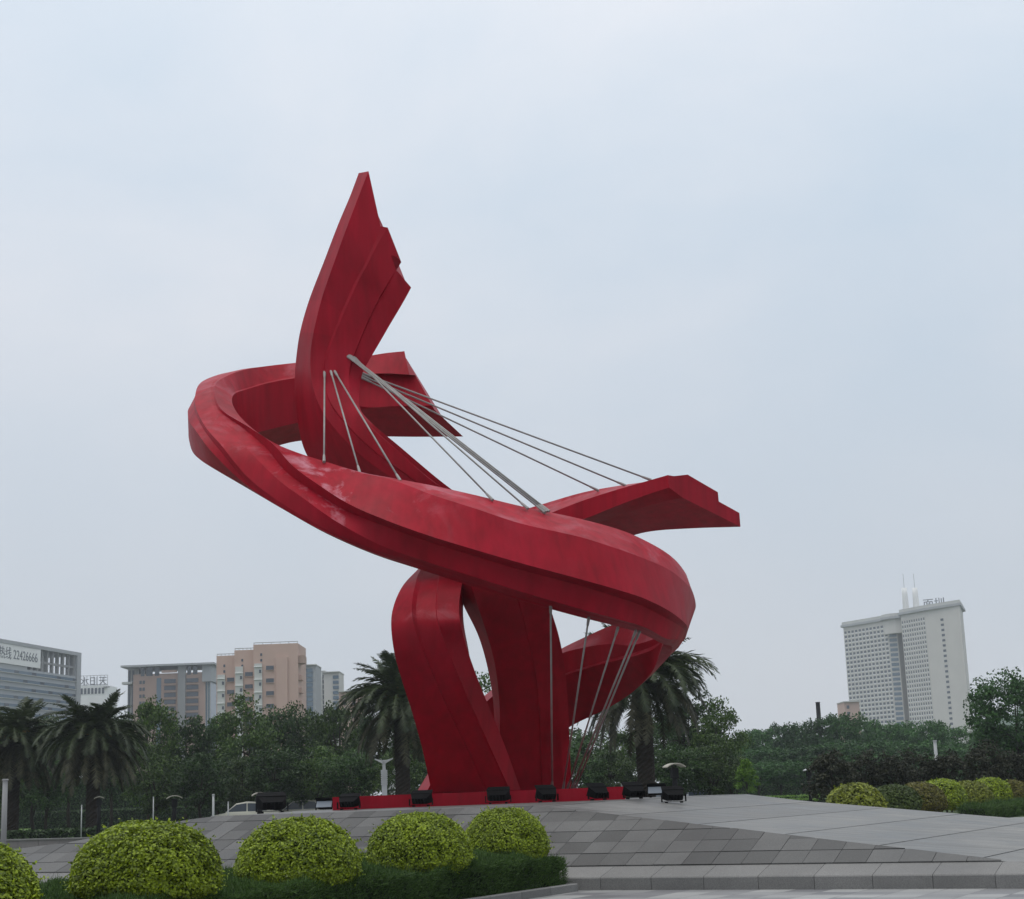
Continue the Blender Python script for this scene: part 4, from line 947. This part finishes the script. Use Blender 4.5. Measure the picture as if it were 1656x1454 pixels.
class Front:
    """frame of a facade seen nearly square on: pixels of the photograph -> metres at distance y"""
    def __init__(s, y, uc, vc):
        s.y = y; s.p0 = at_y(uc, vc, y); s.uc, s.vc = uc, vc; s.k = y / F_PX / FWD[1]
        s.o = np.array([s.p0[0], y, 0.0])
    def x(s, u): return (u - s.uc) * s.k
    def z(s, v): return s.p0[2] - (v - s.vc) * s.k
    def box(s, mb, u0, u1, v0, v1, d0, d1):
        mb.box(s.x(u0), s.x(u1), d0, d1, max(-0.5, s.z(v1)), s.z(v0)); return mb
def text_mesh(name, body, size, mat, mirror=False, thick=0.1):
    cu = bpy.data.curves.new(name, 'FONT'); cu.body = body; cu.size = size; cu.extrude = thick
    ob = bpy.data.objects.new(name, cu); COL.objects.link(ob)
    dg = bpy.context.evaluated_depsgraph_get(); me = bpy.data.meshes.new_from_object(ob.evaluated_get(dg))
    bpy.data.objects.remove(ob); bpy.data.curves.remove(cu)
    me.name = name; me.materials.clear(); me.materials.append(mat)
    if mirror:
        for v in me.vertices: v.co.x = -v.co.x
    return me

# ---- pink apartment block
f = Front(420, 415, 1120)
o = empty('apartment_block', f.o, 0, 'pink stepped apartment block with dark windows and rooftop rails', 'building')
for k, (u0, u1, vt, d) in enumerate(((348.5, 381, 1059, 3.0), (378.5, 411, 1052, 1.5), (410, 480, 1045, 0.0))):
    f.box(MB(), u0, u1, vt, 1400, d, 16).build('wall', MAT['b_pink'], o)
    rl = MB(); f.box(rl, u0 + .5, u1, vt - 3.2, vt - 2.4, d, d + .3)
    for q in np.linspace(u0 + .7, u1 - .5, 6): f.box(rl, q, q + .5, vt - 2.4, vt, d + .02, d + .25)
    rl.build('roof_rail', MAT['b_conc'], o)
    # grey balcony bay and its windows
    bu = u0 + (2 if k < 2 else 2); bay = f.box(MB(), bu, bu + 12, vt + (30 if k != 1 else 26), 1400, d - .6, d).build('balcony_bay', MAT['b_lgrey'], o)
    for j in range(9):
        v = vt + 38 + j * 19.3 if k != 2 else vt + 37 + j * 19.8
        f.box(MB(), bu - .6, bu + 12.4, v - 2.5, v - 1.2, d - .9, d - .58).build('balcony_slab', MAT['b_white'], o)
        f.box(MB(), bu + 7.5, bu + 10.8, v + 3, v + 8, d - .72, d - .61).build('window', MAT['b_glass'], o)
        w0 = bu + 15 + (3 if k == 2 else 0)
        f.box(MB(), w0, w0 + 12, v - 3, v + 3.5, d - .12, d - .003).build('window', MAT['b_glass'], o)
        f.box(MB(), w0 - .5, w0 + 12.5, v + 3.5, v + 4.3, d - .3, d - .003).build('sill', MAT['b_orange'], o)
    for j, dv in enumerate((14, 23)):
        f.box(MB(), bu + 9, bu + 12, vt + dv, vt + dv + 4, d - .12, d - .003).build('window', MAT['b_glass'], o)
f.box(MB(), 446, 464, 1066, 1400, -.5, 0).build('grey_panel', MAT['b_pink'], o)
f.box(MB(), 480, 489, 1064, 1076, 1, 6).build('corner_balcony', MAT['b_orange'], o)
for j in range(6): f.box(MB(), 480, 484.5, 1094 + j * 20, 1102 + j * 20, 1.5, 6).build('corner_balcony', MAT['b_pink'], o)

# ---- orange and grey block with overhanging roof
f = Front(640, 275, 1120)
o = empty('apartment_block', f.o, 0, 'terracotta and grey block with wide overhanging roof frame', 'building')
f.box(MB(), 217, 330, 1090, 1400, 0, 22).build('wall', MAT['b_orange'], o)
f.box(MB(), 204.5, 222, 1079, 1400, 4, 24).build('side_wall', MAT['b_lgrey'], o)
f.box(MB(), 326, 341, 1079, 1105, -1, 20).build('wall', MAT['b_grey'], o)
f.box(MB(), 325, 338, 1105, 1400, 1, 20).build('glazed_stair', MAT['b_blue'], o)
for q in np.linspace(326, 337, 4): f.box(MB(), q, q + .7, 1105, 1400, .6, .99).build('mullion', MAT['b_lgrey'], o)
f.box(MB(), 199.5, 346, 1076, 1079, -3, 24).build('roof', MAT['b_grey'], o)
for (a, b) in ((229, 234.5), (237.5, 247.5), (251, 258), (302, 308), (311, 318)):
    f.box(MB(), a, b, 1080, 1093, -.25, -.003).build('window', MAT['b_glass'], o)
f.box(MB(), 288, 300, 1079, 1400, -1.2, 0).build('grey_shaft', MAT['b_conc'], o)
f.box(MB(), 254, 261, 1097, 1400, -.3, -.003).build('glazed_strip', MAT['b_blue'], o)
for j in range(7):
    v = 1099 + j * 10.8
    for (a, b) in ((266, 284), (301, 319.5)):
        f.box(MB(), a, b, v, v + 6.4, -.35, -.003).build('window', MAT['b_glass'], o)
        f.box(MB(), a - 1, b + 1, v + 7.6, v + 9.4, -1.0, -.36).build('balcony_slab', MAT['b_orange'], o)
    for a in (227, 232): f.box(MB(), a, a + 3.4, v + 1, v + 6, -.3, -.003).build('window', MAT['b_glass'], o)
f.box(MB(), 199, 215, 1101, 1104.5, 0, 4).build('side_balcony', MAT['b_lgrey'], o)
for a in (205.5, 211.5): f.box(MB(), a, a + 3.4, 1082, 1400, 3.6, 3.99).build('glazed_strip', MAT['b_glass'], o)
f.box(MB(), 262, 286, 1085, 1089, -.9, 0).build('sloping_parapet', MAT['b_pink'], o)

# ---- pale blocks behind
def slab_block(label, y, u0, u1, vt, mat, cols, vstep, wv, wmat=None, pier=True):
    f = Front(y, (u0 + u1) / 2, 1150); o = empty('apartment_block', f.o, 0, label, 'building')
    f.box(MB(), u0, u1, vt, 1400, 0, 15).build('wall', mat, o)
    f.box(MB(), u0 - .8, u1 + .8, vt - 1.4, vt, -1, 15).build('parapet', MAT['b_lgrey'], o)
    for (a, b) in cols:
        if pier: f.box(MB(), a - 1.4, a - .2, vt, 1400, -.8, -.003).build('pier', MAT['b_white'], o)
        v = vt + 5
        while v < 1160:
            f.box(MB(), a, b, v, v + wv, -.3, -.003).build('window', wmat or MAT['b_glass'], o); v += vstep
    return o
slab_block('grey block with glazed stair right of the pink apartments', 560, 482, 511, 1079, MAT['b_grey'], [(496, 506)], 7.5, 6.3, MAT['b_blue'])
slab_block('white ribbed block right of the grey glazed block', 600, 507.5, 526, 1089, MAT['b_lgrey'], [(509.5, 512.5), (515.5, 519), (522, 524.5)], 8, 5.5)
slab_block('cream slim block with blue side windows near the palm', 590, 524.5, 549, 1090, MAT['b_cream'], [(539, 548)], 8, 5, MAT['b_blue'], False)
slab_block('low pink building glimpsed left of the middle palm', 520, 549, 584, 1120, MAT['b_pink'], [(555, 560), (570, 575)], 10, 5, None, False)
slab_block('low pink building beside the foot of the pale tower', 700, 1366, 1390, 1136, MAT['b_pink'], [(1370, 1374)], 10, 5, None, False)
f = Front(560, 630, 1090); o = empty('office_tower', f.o, 0, 'grey tower with flared top behind the middle palm', 'building')
f.box(MB(), 618, 660, 1066, 1400, 0, 18).build('wall', MAT['b_lgrey'], o)
MB().extr([(f.x(611), f.z(1058)), (f.x(611.5), f.z(1060)), (f.x(618), f.z(1068)), (f.x(662), f.z(1068)), (f.x(662), f.z(1058))][::-1], 1, -2, 18).build('flared_roof', MAT['b_grey'], o)
f.box(MB(), 611.5, 621, 1077, 1088, -2, 4).build('corner_bay', MAT['b_grey'], o)
for j in range(9):
    for a in (622.5, 628, 634): f.box(MB(), a, a + 3, 1072 + j * 9, 1077 + j * 9, -.3, -.003).build('window', MAT['b_glass'], o)

# ---- prism buildings whose walls run away from the viewer
class Wall:
    def __init__(s, a, b): s.a, s.b = np.array(a, float), np.array(b, float); s.d = (s.b - s.a) / np.linalg.norm(s.b - s.a); s.L = np.linalg.norm(s.b - s.a); s.n = np.array([s.d[1], -s.d[0]])
    def box(s, mb, t0, t1, z0, z1, h0, h1):
        P = lambda t, h, z: (*(s.a + s.d * t + s.n * h), z)
        mb.addv([P(t0, h1, z0), P(t1, h1, z0), P(t1, h0, z0), P(t0, h0, z0), P(t0, h1, z1), P(t1, h1, z1), P(t1, h0, z1), P(t0, h0, z1)],
                [(0, 3, 2, 1), (4, 5, 6, 7), (0, 1, 5, 4), (1, 2, 6, 5), (2, 3, 7, 6), (3, 0, 4, 7)]); return mb
def pt2(u, y, v=1080): p = at_y(u, v, y); return np.array([p[0], y])
# office block at the left edge
pr_, pl_ = pt2(129, 620), pt2(-110, 515)
org = np.array([*pr_, 0.0])
o = empty('office_block', org, 0, 'grey office block with dark window bands and white banner, left edge', 'building')
W = Wall(pl_ - pr_, (0, 0))
ztop = z_at(pr_[0], 620, 1056)
back = W.n * -30
MB().prism([tuple(W.a), tuple(W.b), tuple(W.b + back), tuple(W.a + back)], -0.5, ztop - 9.2).build('wall', MAT['b_band'], o)
fr = MB(); W.box(fr, 0, W.L, ztop - 1.3, ztop, -30, 0.6); W.box(fr, W.L - 3.4, W.L, -0.5, ztop - 1.3, -4, 0.6); W.box(fr, 0, W.L * .60, ztop - 9.2, ztop - 1.3, -30, 0)
fr.build('roof_frame', MAT['b_grey'], o)
for t in np.linspace(W.L * .63, W.L - 4.5, 9):
    W.box(MB(), t, t + .9, ztop - 9.2, ztop - 1.3, -1.6, -.4).build('roof_column', MAT['b_conc'], o)
W.box(MB(), W.L * .62, W.L * .82, ztop - 9.2, ztop - 2.6, -14, -5).build('plant_room', MAT['b_lgrey'], o)
W.box(MB(), W.L * .6, W.L - 3.4, ztop - 6.2, ztop - 5.4, -1.4, -.6).build('roof_beam', MAT['b_conc'], o)
for j in range(12):
    z1 = ztop - 10.0 - j * 2.95
    W.box(MB(), 0.5, W.L - 3.8, z1 - 1.15, z1, -.2, .05).build('window_band', MAT['b_blue'], o)
    W.box(MB(), 0.5, W.L - 3.6, z1 - 1.35, z1 - 1.15, 0, .5).build('sill', MAT['b_lgrey'], o)
    for q, t in enumerate(np.linspace(2, W.L - 6, 16)):
        if (q * 7 + j * 3) % 5 < 2: W.box(MB(), t, t + 3.2, z1 - 1.1, z1 - .05, .06, .12).build('window', MAT['b_glass'], o)
tb1 = W.L * .75
W.box(MB(), tb1 - 62, tb1 - 6.5, ztop - 8.2, ztop - .9, .1, .35).build('banner', MAT['b_white'], o)
tx = text_mesh('banner_lettering', '服务热线 22426666', 4.6, MAT['ink'], thick=0.03)
wdt = max(v.co.x for v in tx.vertices)
pw = W.a + W.d * (tb1 - 9 - wdt) + W.n * .42
add('banner_lettering', tx, o, loc=(pw[0], pw[1], ztop - 6.2), rot=(math.pi / 2, 0, math.atan2(W.d[1], W.d[0])))

# rooftop-sign building behind it
f = Front(760, 150, 1120); o = empty('office_building', f.o, 0, 'white building with see through rooftop sign beside grey office block', 'building')
f.box(MB(), 118, 172, 1109, 1400, 0, 20).build('wall', MAT['b_white'], o)
for q in range(7): f.box(MB(), 131 + q * 5.6, 134.2 + q * 5.6, 1113, 1122, -.3, -.003).build('window', MAT['b_glass'], o)
f.box(MB(), 167.5, 176, 1111.5, 1112.6, -1, 1).build('roof_ledge', MAT['b_conc'], o)
sg = text_mesh('rooftop_sign', '天旧水', 4.3, MAT['ink'], mirror=True, thick=0.15)
add('rooftop_sign', sg, o, loc=(f.x(173), -0.2, f.z(1107.5)), rot=(math.pi / 2, 0, 0))
rk = MB()
for q in np.linspace(129, 172.5, 9): f.box(rk, q, q + .5, 1093.5, 1109, .2, .5)
f.box(rk, 129, 173, 1107.5, 1108.3, .2, .5); f.box(rk, 129, 173, 1093.2, 1093.8, .2, .5); rk.build('sign_rack', MAT['b_conc'], o)

# ---- pale tower on the right
T = [pt2(1369, 942), pt2(1441, 908), pt2(1456, 906), pt2(1464, 893), pt2(1503, 874), pt2(1561, 852)]
org = np.array([*T[4], 0.0]); T = [t - T[4] for t in T]
o = empty('office_tower', org, 0, 'pale high tower with grid of small windows and two rooftop masts', 'building')
absz = lambda i, v: z_at(T[i][0] + org[0], T[i][1] + org[1], v)
zl = (absz(0, 1016) + absz(1, 1002)) / 2; zr = (absz(4, 987) + absz(5, 980)) / 2; zr2 = absz(3, 994)
bk = np.array([18.0, 34.0])
MB().prism([tuple(T[0]), tuple(T[1]), tuple(T[2]), tuple(T[2] + bk), tuple(T[0] + bk)], -.5, zl).build('wall', MAT['b_cream'], o)
MB().prism([tuple(T[3]), tuple(T[4]), tuple(T[5]), tuple(T[5] + bk * np.array([.6, 1])), tuple(T[3] + bk)], -.5, zr).build('wall', MAT['b_cream'], o)
def cornice(poly, z, nm='cornice', ov=1.6, h=3.0):
    c = sum(poly) / len(poly); out = [tuple(c + (p - c) * (1 + ov / np.linalg.norm(p - c))) for p in poly]
    MB().prism(out, z, z + h * .45).build(nm, MAT['b_grey'], o); MB().prism([tuple(c + (p - c) * (1 + ov * .5 / np.linalg.norm(p - c))) for p in poly], z + h * .45, z + h).build(nm, MAT['b_lgrey'], o)
cornice([T[0], T[1], T[2], T[2] + bk, T[0] + bk], zl)
cornice([T[3], T[4], T[5], T[5] + bk * np.array([.6, 1]), T[3] + bk], zr)
# round stair head between the wings
cc = (T[2] + T[3]) / 2 + np.array([3.0, 9.0]); ring = [cc + 9.5 * np.array([math.cos(a), math.sin(a)]) for a in np.linspace(0, 2 * math.pi, 25)[:-1]]
MB().prism([tuple(p) for p in ring], zl - 8, zr - 1.0).build('stair_head', MAT['b_cream'], o); cornice(ring, zr - 1.0)
def grid_windows(a, b, z0, z1, cols, rows, fw, fh, nm, lite=True):
    w_ = Wall(a, b); mb = MB(); mb2 = MB()
    for i in range(cols):
        for j in range(rows):
            t = w_.L * (i + .5 - fw / 2) / cols; z = z0 + (z1 - z0) * (j + .25) / rows
            w_.box(mb, t, t + w_.L * fw / cols, z, z + (z1 - z0) * fh / rows, -.1, .08)
            w_.box(mb2, t - .2, t + w_.L * fw / cols + .2, z - .5, z, -.1, .16)
    q = mb.build(nm, MAT['b_glass'], o); q['kind'] = 'stuff'
    q = mb2.build('sills', MAT['b_white'], o); q['kind'] = 'stuff'
    pr2 = MB()
    for i in range(cols + 1):
        t = w_.L * i / cols; w_.box(pr2, max(0, t - .35), min(w_.L, t + .35), z0 - 4, z1, -.1, .12)
    q = pr2.build('piers', MAT['b_cream'], o); q['kind'] = 'stuff'
grid_windows(T[0], T[1], 2, zl - 2, 12, 34, .60, .54, 'windows')
w_ = Wall(T[1], T[2]); mb = MB()
for j in range(30): w_.box(mb, w_.L * .1, w_.L * .9, 4 + j * (zl - 8) / 30, 4 + (j + .62) * (zl - 8) / 30, -.1, .2)
q = mb.build('stair_windows', MAT['b_blue'], o); q['kind'] = 'stuff'
grid_windows(T[3], T[4], 2, zr - 3, 10, 34, .42, .55, 'windows')
w_ = Wall(T[4], T[5]); mb = MB()
for j in range(30): w_.box(mb, w_.L * .44, w_.L * .52, 4 + j * (zr - 8) / 30, 4 + (j + .45) * (zr - 8) / 30, -.1, .1)
q = mb.build('windows', MAT['b_glass'], o); q['kind'] = 'stuff'
for u in (1464, 1481):
    yy = 905; x = ground_x(u, yy, 100) - org[0]; zt = z_at(x + org[0], yy, 951)
    MB().tube([(x, yy - org[1], zr - 2), (x, yy - org[1], zt - 3), (x, yy - org[1], zt)], [2.0, 1.5, 1.4], 10).build('rooftop_mast', MAT['b_white'], o, True)
    MB().tube([(x, yy - org[1], zt), (x, yy - org[1], zt + 8)], 0.12, 5).build('antenna', MAT['b_conc'], o)
tx = text_mesh('rooftop_sign', '面圳', 6.2, MAT['ink'], thick=0.2)
add('rooftop_sign', tx, o, loc=(ground_x(1490, 890, 105) - org[0], 890 - org[1], zr + 3.0), rot=(math.pi / 2, 0, math.radians(-30)))

# ---- hill at the right
hv, hf = [], []
r = np.random.default_rng(3); nx = 40
for i in range(nx):
    u = 1560 + i * 18; prof_v = 1180 - 112 * math.exp(-((u - 1760) / 105.0) ** 2) + 4 * math.sin(i * 1.9)
    p = at_y(u, prof_v, 1350); hv += [(p[0], 1290, -1), (p[0], 1350, max(2, p[2])), (p[0], 1480, -1)]
for i in range(nx - 1):
    for k in range(2): a = i * 3 + k; hf.append((a, a + 3, a + 4, a + 1))
MAT['hill'] = ground_mat('wooded_hill', (0.02, 0.05, 0.02), (0.05, 0.10, 0.035), 0.03)
tag(add('hill', mesh_from('hill', hv, hf, MAT['hill'], True)), kind='structure')

# ================================================================== SMALLER THINGS
MAT['hood'] = simple('weathered_hood', (0.33, 0.31, 0.26), 0.6, 0.4, 0, 0.15, 4)
MAT['post_dark'] = simple('dark_post', (0.007, 0.007, 0.008), 0.8, 0.2)
MAT['post_white'] = simple('white_post', (0.34, 0.35, 0.35), 0.5, 0.4, 0, 0.1, 3)
MAT['car_silver'] = simple('silver_car_paint', (0.45, 0.47, 0.50), 0.25, 0.6, 0.3)
MAT['car_cream'] = simple('cream_car_paint', (0.62, 0.60, 0.50), 0.3, 0.5)
MAT['car_white'] = simple('white_car_paint', (0.72, 0.73, 0.74), 0.3, 0.5)
MAT['tyre'] = simple('tyre_rubber', (0.015, 0.015, 0.015), 0.9)
MAT['rim'] = simple('wheel_metal', (0.4, 0.4, 0.42), 0.35, 0.5, 0.8)
MAT['wallgrey'] = granite('low_wall_stone', (0.12, 0.11, 0.11), (0.22, 0.20, 0.20), 0.7, 0.05)

# ---- floodlights on the mound
def on_mound(u, n):
    lo, hi = -18.0, 7.0
    for _ in range(40):
        m = (lo + hi) / 2; z = top_z(m, n) + 0.002
        if proj(mpt(m, n, z))[0] < u: lo = m
        else: hi = m
    return mpt(m, n, top_z(m, n) + 0.002)
def flood_meshes():
    H = MB()                                             # housing, lamp axis +y (towards the sculpture), tilted in place
    H.addv([(-.29, .10, -.17), (.29, .10, -.17), (.29, .10, .17), (-.29, .10, .17), (-.20, -.16, -.11), (.20, -.16, -.11), (.20, -.16, .11), (-.20, -.16, .11)],
           [(0, 1, 2, 3), (4, 7, 6, 5), (0, 4, 5, 1), (1, 5, 6, 2), (2, 6, 7, 3), (3, 7, 4, 0)])
    for q in (-.12, -.04, .04, .12): H.box(q - .008, q + .008, -.21, -.10, -.09, .09)
    lens = MB().box(-.26, .26, .101, .112, -.145, .145)
    vis = MB().addv([(-.30, .09, .172), (.30, .09, .172), (.27, .30, .20), (-.27, .30, .20), (-.30, .09, .186), (.30, .09, .186), (.27, .30, .212), (-.27, .30, .212)],
                    [(0, 3, 2, 1), (4, 5, 6, 7), (0, 1, 5, 4), (1, 2, 6, 5), (2, 3, 7, 6), (3, 0, 4, 7)])
    yk = MB()
    for sx in (-1, 1):
        yk.box(sx * .315 - .012, sx * .315 + .012, -.03, .03, 0.0, .26)
        yk.box(sx * .2 - .03, sx * .2 + .03, -.05, .05, -.05, 0.0)
    yk.box(-.327, .327, -.03, .03, 0.0, .018)
    return H.mesh('housing', MAT['black']), lens.mesh('lens', MAT['lens']), vis.mesh('visor', MAT['black']), yk.mesh('bracket', MAT['black'])
FL = flood_meshes()
def floodlight(u, n, yaw, tilt, label, sc=1.0):
    sc *= .78
    p = on_mound(u, n)
    o = empty('floodlight', (p[0], p[1], p[2] + 0.05 * .75), yaw, label, 'floodlight', 'black floodlights round the sculpture base')
    add('bracket', FL[3], o, scale=(sc * 1.1, sc, sc * .72))
    h = add('housing', FL[0], o, loc=(0, 0, .17 * sc), rot=(tilt * .6, 0, 0), scale=(sc * 1.1, sc, sc * .78))
    add('lens', FL[1], h); add('visor', FL[2], h)
    return o
floodlight(440, 5.5, 0.25, 0.55, 'large black floodlight left of the red base slab', 1.35)
floodlight(526, 8.0, math.radians(165), 0.7, 'floodlight with pale glass facing up, at the slab left end', 0.9)
floodlight(564, 5.3, -0.3, 0.6, 'black floodlight in front of the slab left end')
floodlight(681, 6.1, -0.25, 0.6, 'black floodlight in front of the left leg foot')
floodlight(806, 6.8, -0.1, 0.55, 'black floodlight in front of the slab centre', 1.05)
floodlight(885, 7.2, 0.45, 0.75, 'black floodlight below the cable anchors')
floodlight(968, 7.5, 0.6, 0.8, 'black floodlight in front of the slab right part')
floodlight(1026, 7.6, 0.5, 0.7, 'black floodlight just off the slab right end')
floodlight(1063, 10.5, math.radians(170), 0.6, 'floodlight with pale glass facing up, right of the slab', 0.9)
floodlight(1090, 7.8, 0.2, 0.65, 'rightmost black floodlight on the mound edge')

# ---- hooded path lamps
def hood_lamp(u, v_top, y, wpx, label, mat='hood'):
    x = ground_x(u, y, 1.65); zt = z_at(x, y, v_top); w = wpx * y / F_PX
    o = empty('path_lamp', (x, y, 0), 0.25, label, 'lamp', 'hooded path lamps')
    MB().tube([(0, 0, 0), (0, 0, zt - .22 * w)], [.11, .09], 10).build('post', MAT['post_dark'], o, True)
    MB().box(-.13, .13, -.12, .12, zt - .6 * w - .1, zt - .22 * w).build('lantern', MAT['post_dark'], o)
    hd = MB(); k = 8; top, bot = [], []
    for i in range(k + 1):
        a = -0.75 + 1.5 * i / k
        top.append((w * .68 * math.sin(a), zt - w * .55 * (1 - math.cos(a)) * 1.1)); bot.append((w * .68 * math.sin(a), zt - .04 - w * .55 * (1 - math.cos(a)) * 1.1))
    hd.extr(top + bot[::-1], 1, -.35 * w, .35 * w)
    hd.build('hood', MAT[mat], o)
hood_lamp(1092, 1234, 62, 33, 'hooded path lamp right of the date palm trunk')
hood_lamp(420, 1281, 58, 26, 'hooded path lamp behind the large left floodlight')
hood_lamp(282, 1286, 74, 26, 'hooded path lamp left of the mound top')
hood_lamp(160, 1288, 86, 17, 'small hooded path lamp beside the full palm trunk')
hood_lamp(1309, 1243, 104, 16, 'thin post lamp with white hood before the woodland', 'post_white')

# ---- white signal lamp with slatted box
y = 66; x = ground_x(622, y, 1.65); zz = lambda v: z_at(x, y, v); k = y / F_PX
o = empty('lamp_column', (x, y, 0), 0, 'white lamp column with slatted box and two winged shades', 'lamp')
MB().box(-.10, .10, -.10, .10, 0, zz(1270)).build('post', MAT['b_grey'], o)
bx_ = MB(); bx_.box(-.10, .10, -.10, .10, zz(1270), zz(1245)); bx_.build('lamp_core', MAT['post_white'], o)
for j in range(7):
    z0 = zz(1270) + j * (zz(1245) - zz(1270)) / 7
    MB().box(-.125, .125, -.125, .125, z0 + .012, z0 + .075).build('slat', MAT['post_white'], o)
MB().box(-.06, .06, -.06, .06, zz(1245), zz(1229)).build('neck', MAT['post_white'], o)
for sx in (-1, 1):
    MB().extr([(sx * .05, zz(1235)), (sx * .36, zz(1228)), (sx * .36, zz(1226.5)), (sx * .05, zz(1230))], 1, -.16, .16).build('shade', MAT['post_white'], o)

# ---- plain posts
def post(u, v0, v1, y, w, label, mat, nm='post', z0=None):
    x = ground_x(u, y, 1.65); zt = z_at(x, y, v0); o = empty(nm, (x, y, 0), 0, label, 'post')
    MB().tube([(0, 0, 0), (0, 0, zt * .5), (0, 0, zt)], [w * .55, w * .5, w * .45], 10).build('shaft', MAT[mat], o, True)
    MB().tube([(0, 0, zt), (0, 0, zt + .05)], [w * .62, w * .5], 10).build('cap', MAT[mat], o)
    MB().tube([(0, 0, 0), (0, 0, .08)], [w * 1.0, w * .9], 10).build('foot', MAT['post_dark'], o)
post(7, 1262, 1340, 60, 0.2, 'plain grey column standing at the left edge', 'b_conc', 'column')
post(132, 1303, 1345, 84, 0.06, 'thin pale post beside the full palm trunk', 'post_white')
post(248, 1290, 1325, 84, 0.06, 'thin pale post left of the hooded lamp', 'post_white')
post(345, 1286, 1320, 70, 0.10, 'short white post above the mound left end', 'post_white')
post(369, 1298, 1320, 78, 0.06, 'thinner white post next to the short white post', 'post_white')
post(1517, 1199, 1280, 92, 0.2, 'tall white post above the small dark trees', 'post_white', 'column')
post(1332, 1136, 1280, 238, 0.7, 'dark pole rising above the far woodland', 'post_dark', 'column')

# ---- low stone wall at the left
a = np.array([ground_x(-30, 78), 78, 0]); b = np.array([ground_x(170, 74), 74, 0]); d = b - a; ln = np.linalg.norm(d)
o = empty('low_wall', (a + b) / 2, math.atan2(d[1], d[0]), 'low grey stone wall below the dark hedge on the left', 'wall')
for j in range(6):
    MB().box(-ln / 2 + j * ln / 6 + .01, -ln / 2 + (j + 1) * ln / 6 - .01, -.2, .2, 0, .34).build('stone_block', MAT['wallgrey'], o)
MB().box(-ln / 2 - .03, ln / 2 + .03, -.24, .24, .342, .40).build('coping', MAT['kerb'], o)

# ---- parked cars
def car(u, y, yaw, mat, label, h=1.48):
    x = ground_x(u, y, 0.8); o = empty('parked_car', (x, y, 0), yaw, label, 'car', 'cars parked behind the trees')
    s = h / 1.48
    side = [(-2.2, .35), (-2.22, .62), (-2.1, .80), (-1.25, .92), (-.55, 1.40), (0.1, 1.48), (.95, 1.44), (1.65, 1.0), (2.12, .94), (2.2, .7), (2.18, .35)]
    V, Fc = [], []; ys = [-.82, -.72, .72, .82]; n = len(side)
    for q, yy in enumerate(ys):
        for (px, pz) in side:
            tuck = 1 - 0.16 * max(0, (pz - .9) / .58)
            V.append((px * (1 if q in (1, 2) else .985), yy * tuck * (1.0 if q in (0, 3) else 1.02), pz * s * (1.0 if q in (1, 2) else .985)))
    for q in range(3):
        for i in range(n): i2 = (i + 1) % n; Fc.append((q * n + i, q * n + i2, (q + 1) * n + i2, (q + 1) * n + i))
    Fc.append(tuple(range(n))); Fc.append(tuple(range(3 * n, 4 * n))[::-1])
    add('body', mesh_from('body', V, Fc, MAT[mat]), o)
    for sy in (-1, 1):
        for (p, nm) in (([(-1.12, .97), (-.52, 1.34), (.1, 1.40), (.1, .97)], 'side_window'), ([(.18, .97), (.18, 1.40), (.88, 1.36), (1.38, .98)], 'side_window')):
            MB().extr([(a_, b_ * s) for a_, b_ in p], 1, sy * .70, sy * .80).build(nm, MAT['b_glass'], o)
        for wx in (-1.38, 1.38):
            w = MB(); w.tube([(wx, sy * .66, .32), (wx, sy * .86, .32)], .32, 16).build('wheel', MAT['tyre'], o)
            MB().tube([(wx, sy * .855, .32), (wx, sy * .875, .32)], .2, 12).build('rim', MAT['rim'], o)
    for (x0, z0, x1, z1, nm) in ((-1.27, .95, -.57, 1.375, 'windscreen'), (.99, 1.405, 1.62, 1.02, 'rear_window')):
        nx, nz = (-(z1 - z0), (x1 - x0)); l_ = math.hypot(nx, nz); nx, nz = nx / l_ * .02, nz / l_ * .02
        MB().extr([(x0, z0 * s), (x1, z1 * s), (x1 + nx, (z1 + nz) * s), (x0 + nx, (z0 + nz) * s)], 1, -.62, .62).build(nm, MAT['b_glass'], o)
    for sy in (-.6, .6):
        MB().box(-2.235, -2.19, sy - .16, sy + .16, .60, .74).build('headlight', MAT['lens'], o)
        MB().box(2.17, 2.215, sy - .14, sy + .14, .68, .86).build('tail_light', MAT['red'], o)
car(1130, 112, math.radians(82), 'car_silver', 'silver car parked right of the hooded lamp')
car(398, 104, math.radians(4), 'car_cream', 'cream car behind the tree trunks, left of the large floodlight', 1.75)
car(490, 106, math.radians(-3), 'car_cream', 'cream car behind the trunks, left of the red base slab', 1.75)
car(1075, 116, math.radians(80), 'car_white', 'white car half hidden by the floodlights right of the slab')
car(1250, 175, math.radians(5), 'car_silver', 'grey car far back under the woodland trees')

# ================================================================== HAZE
hz = MB().box(-1560, 1560, -61, 1760, -1.0, 190).build('haze', None)
hz['kind'] = 'stuff'; hz['label'] = 'thin grey summer haze in the air'
mh = bpy.data.materials.new('haze_air'); mh.use_nodes = True; nt = mh.node_tree
for n_ in list(nt.nodes): nt.nodes.remove(n_)
ou = nt.nodes.new('ShaderNodeOutputMaterial'); pv = nt.nodes.new('ShaderNodeVolumePrincipled')
pv.inputs['Color'].default_value = (0.86, 0.93, 1.0, 1); pv.inputs['Density'].default_value = 0.00026; pv.inputs['Anisotropy'].default_value = 0.0
nt.links.new(pv.outputs[0], ou.inputs['Volume'])
hz.data.materials.clear(); hz.data.materials.append(mh)
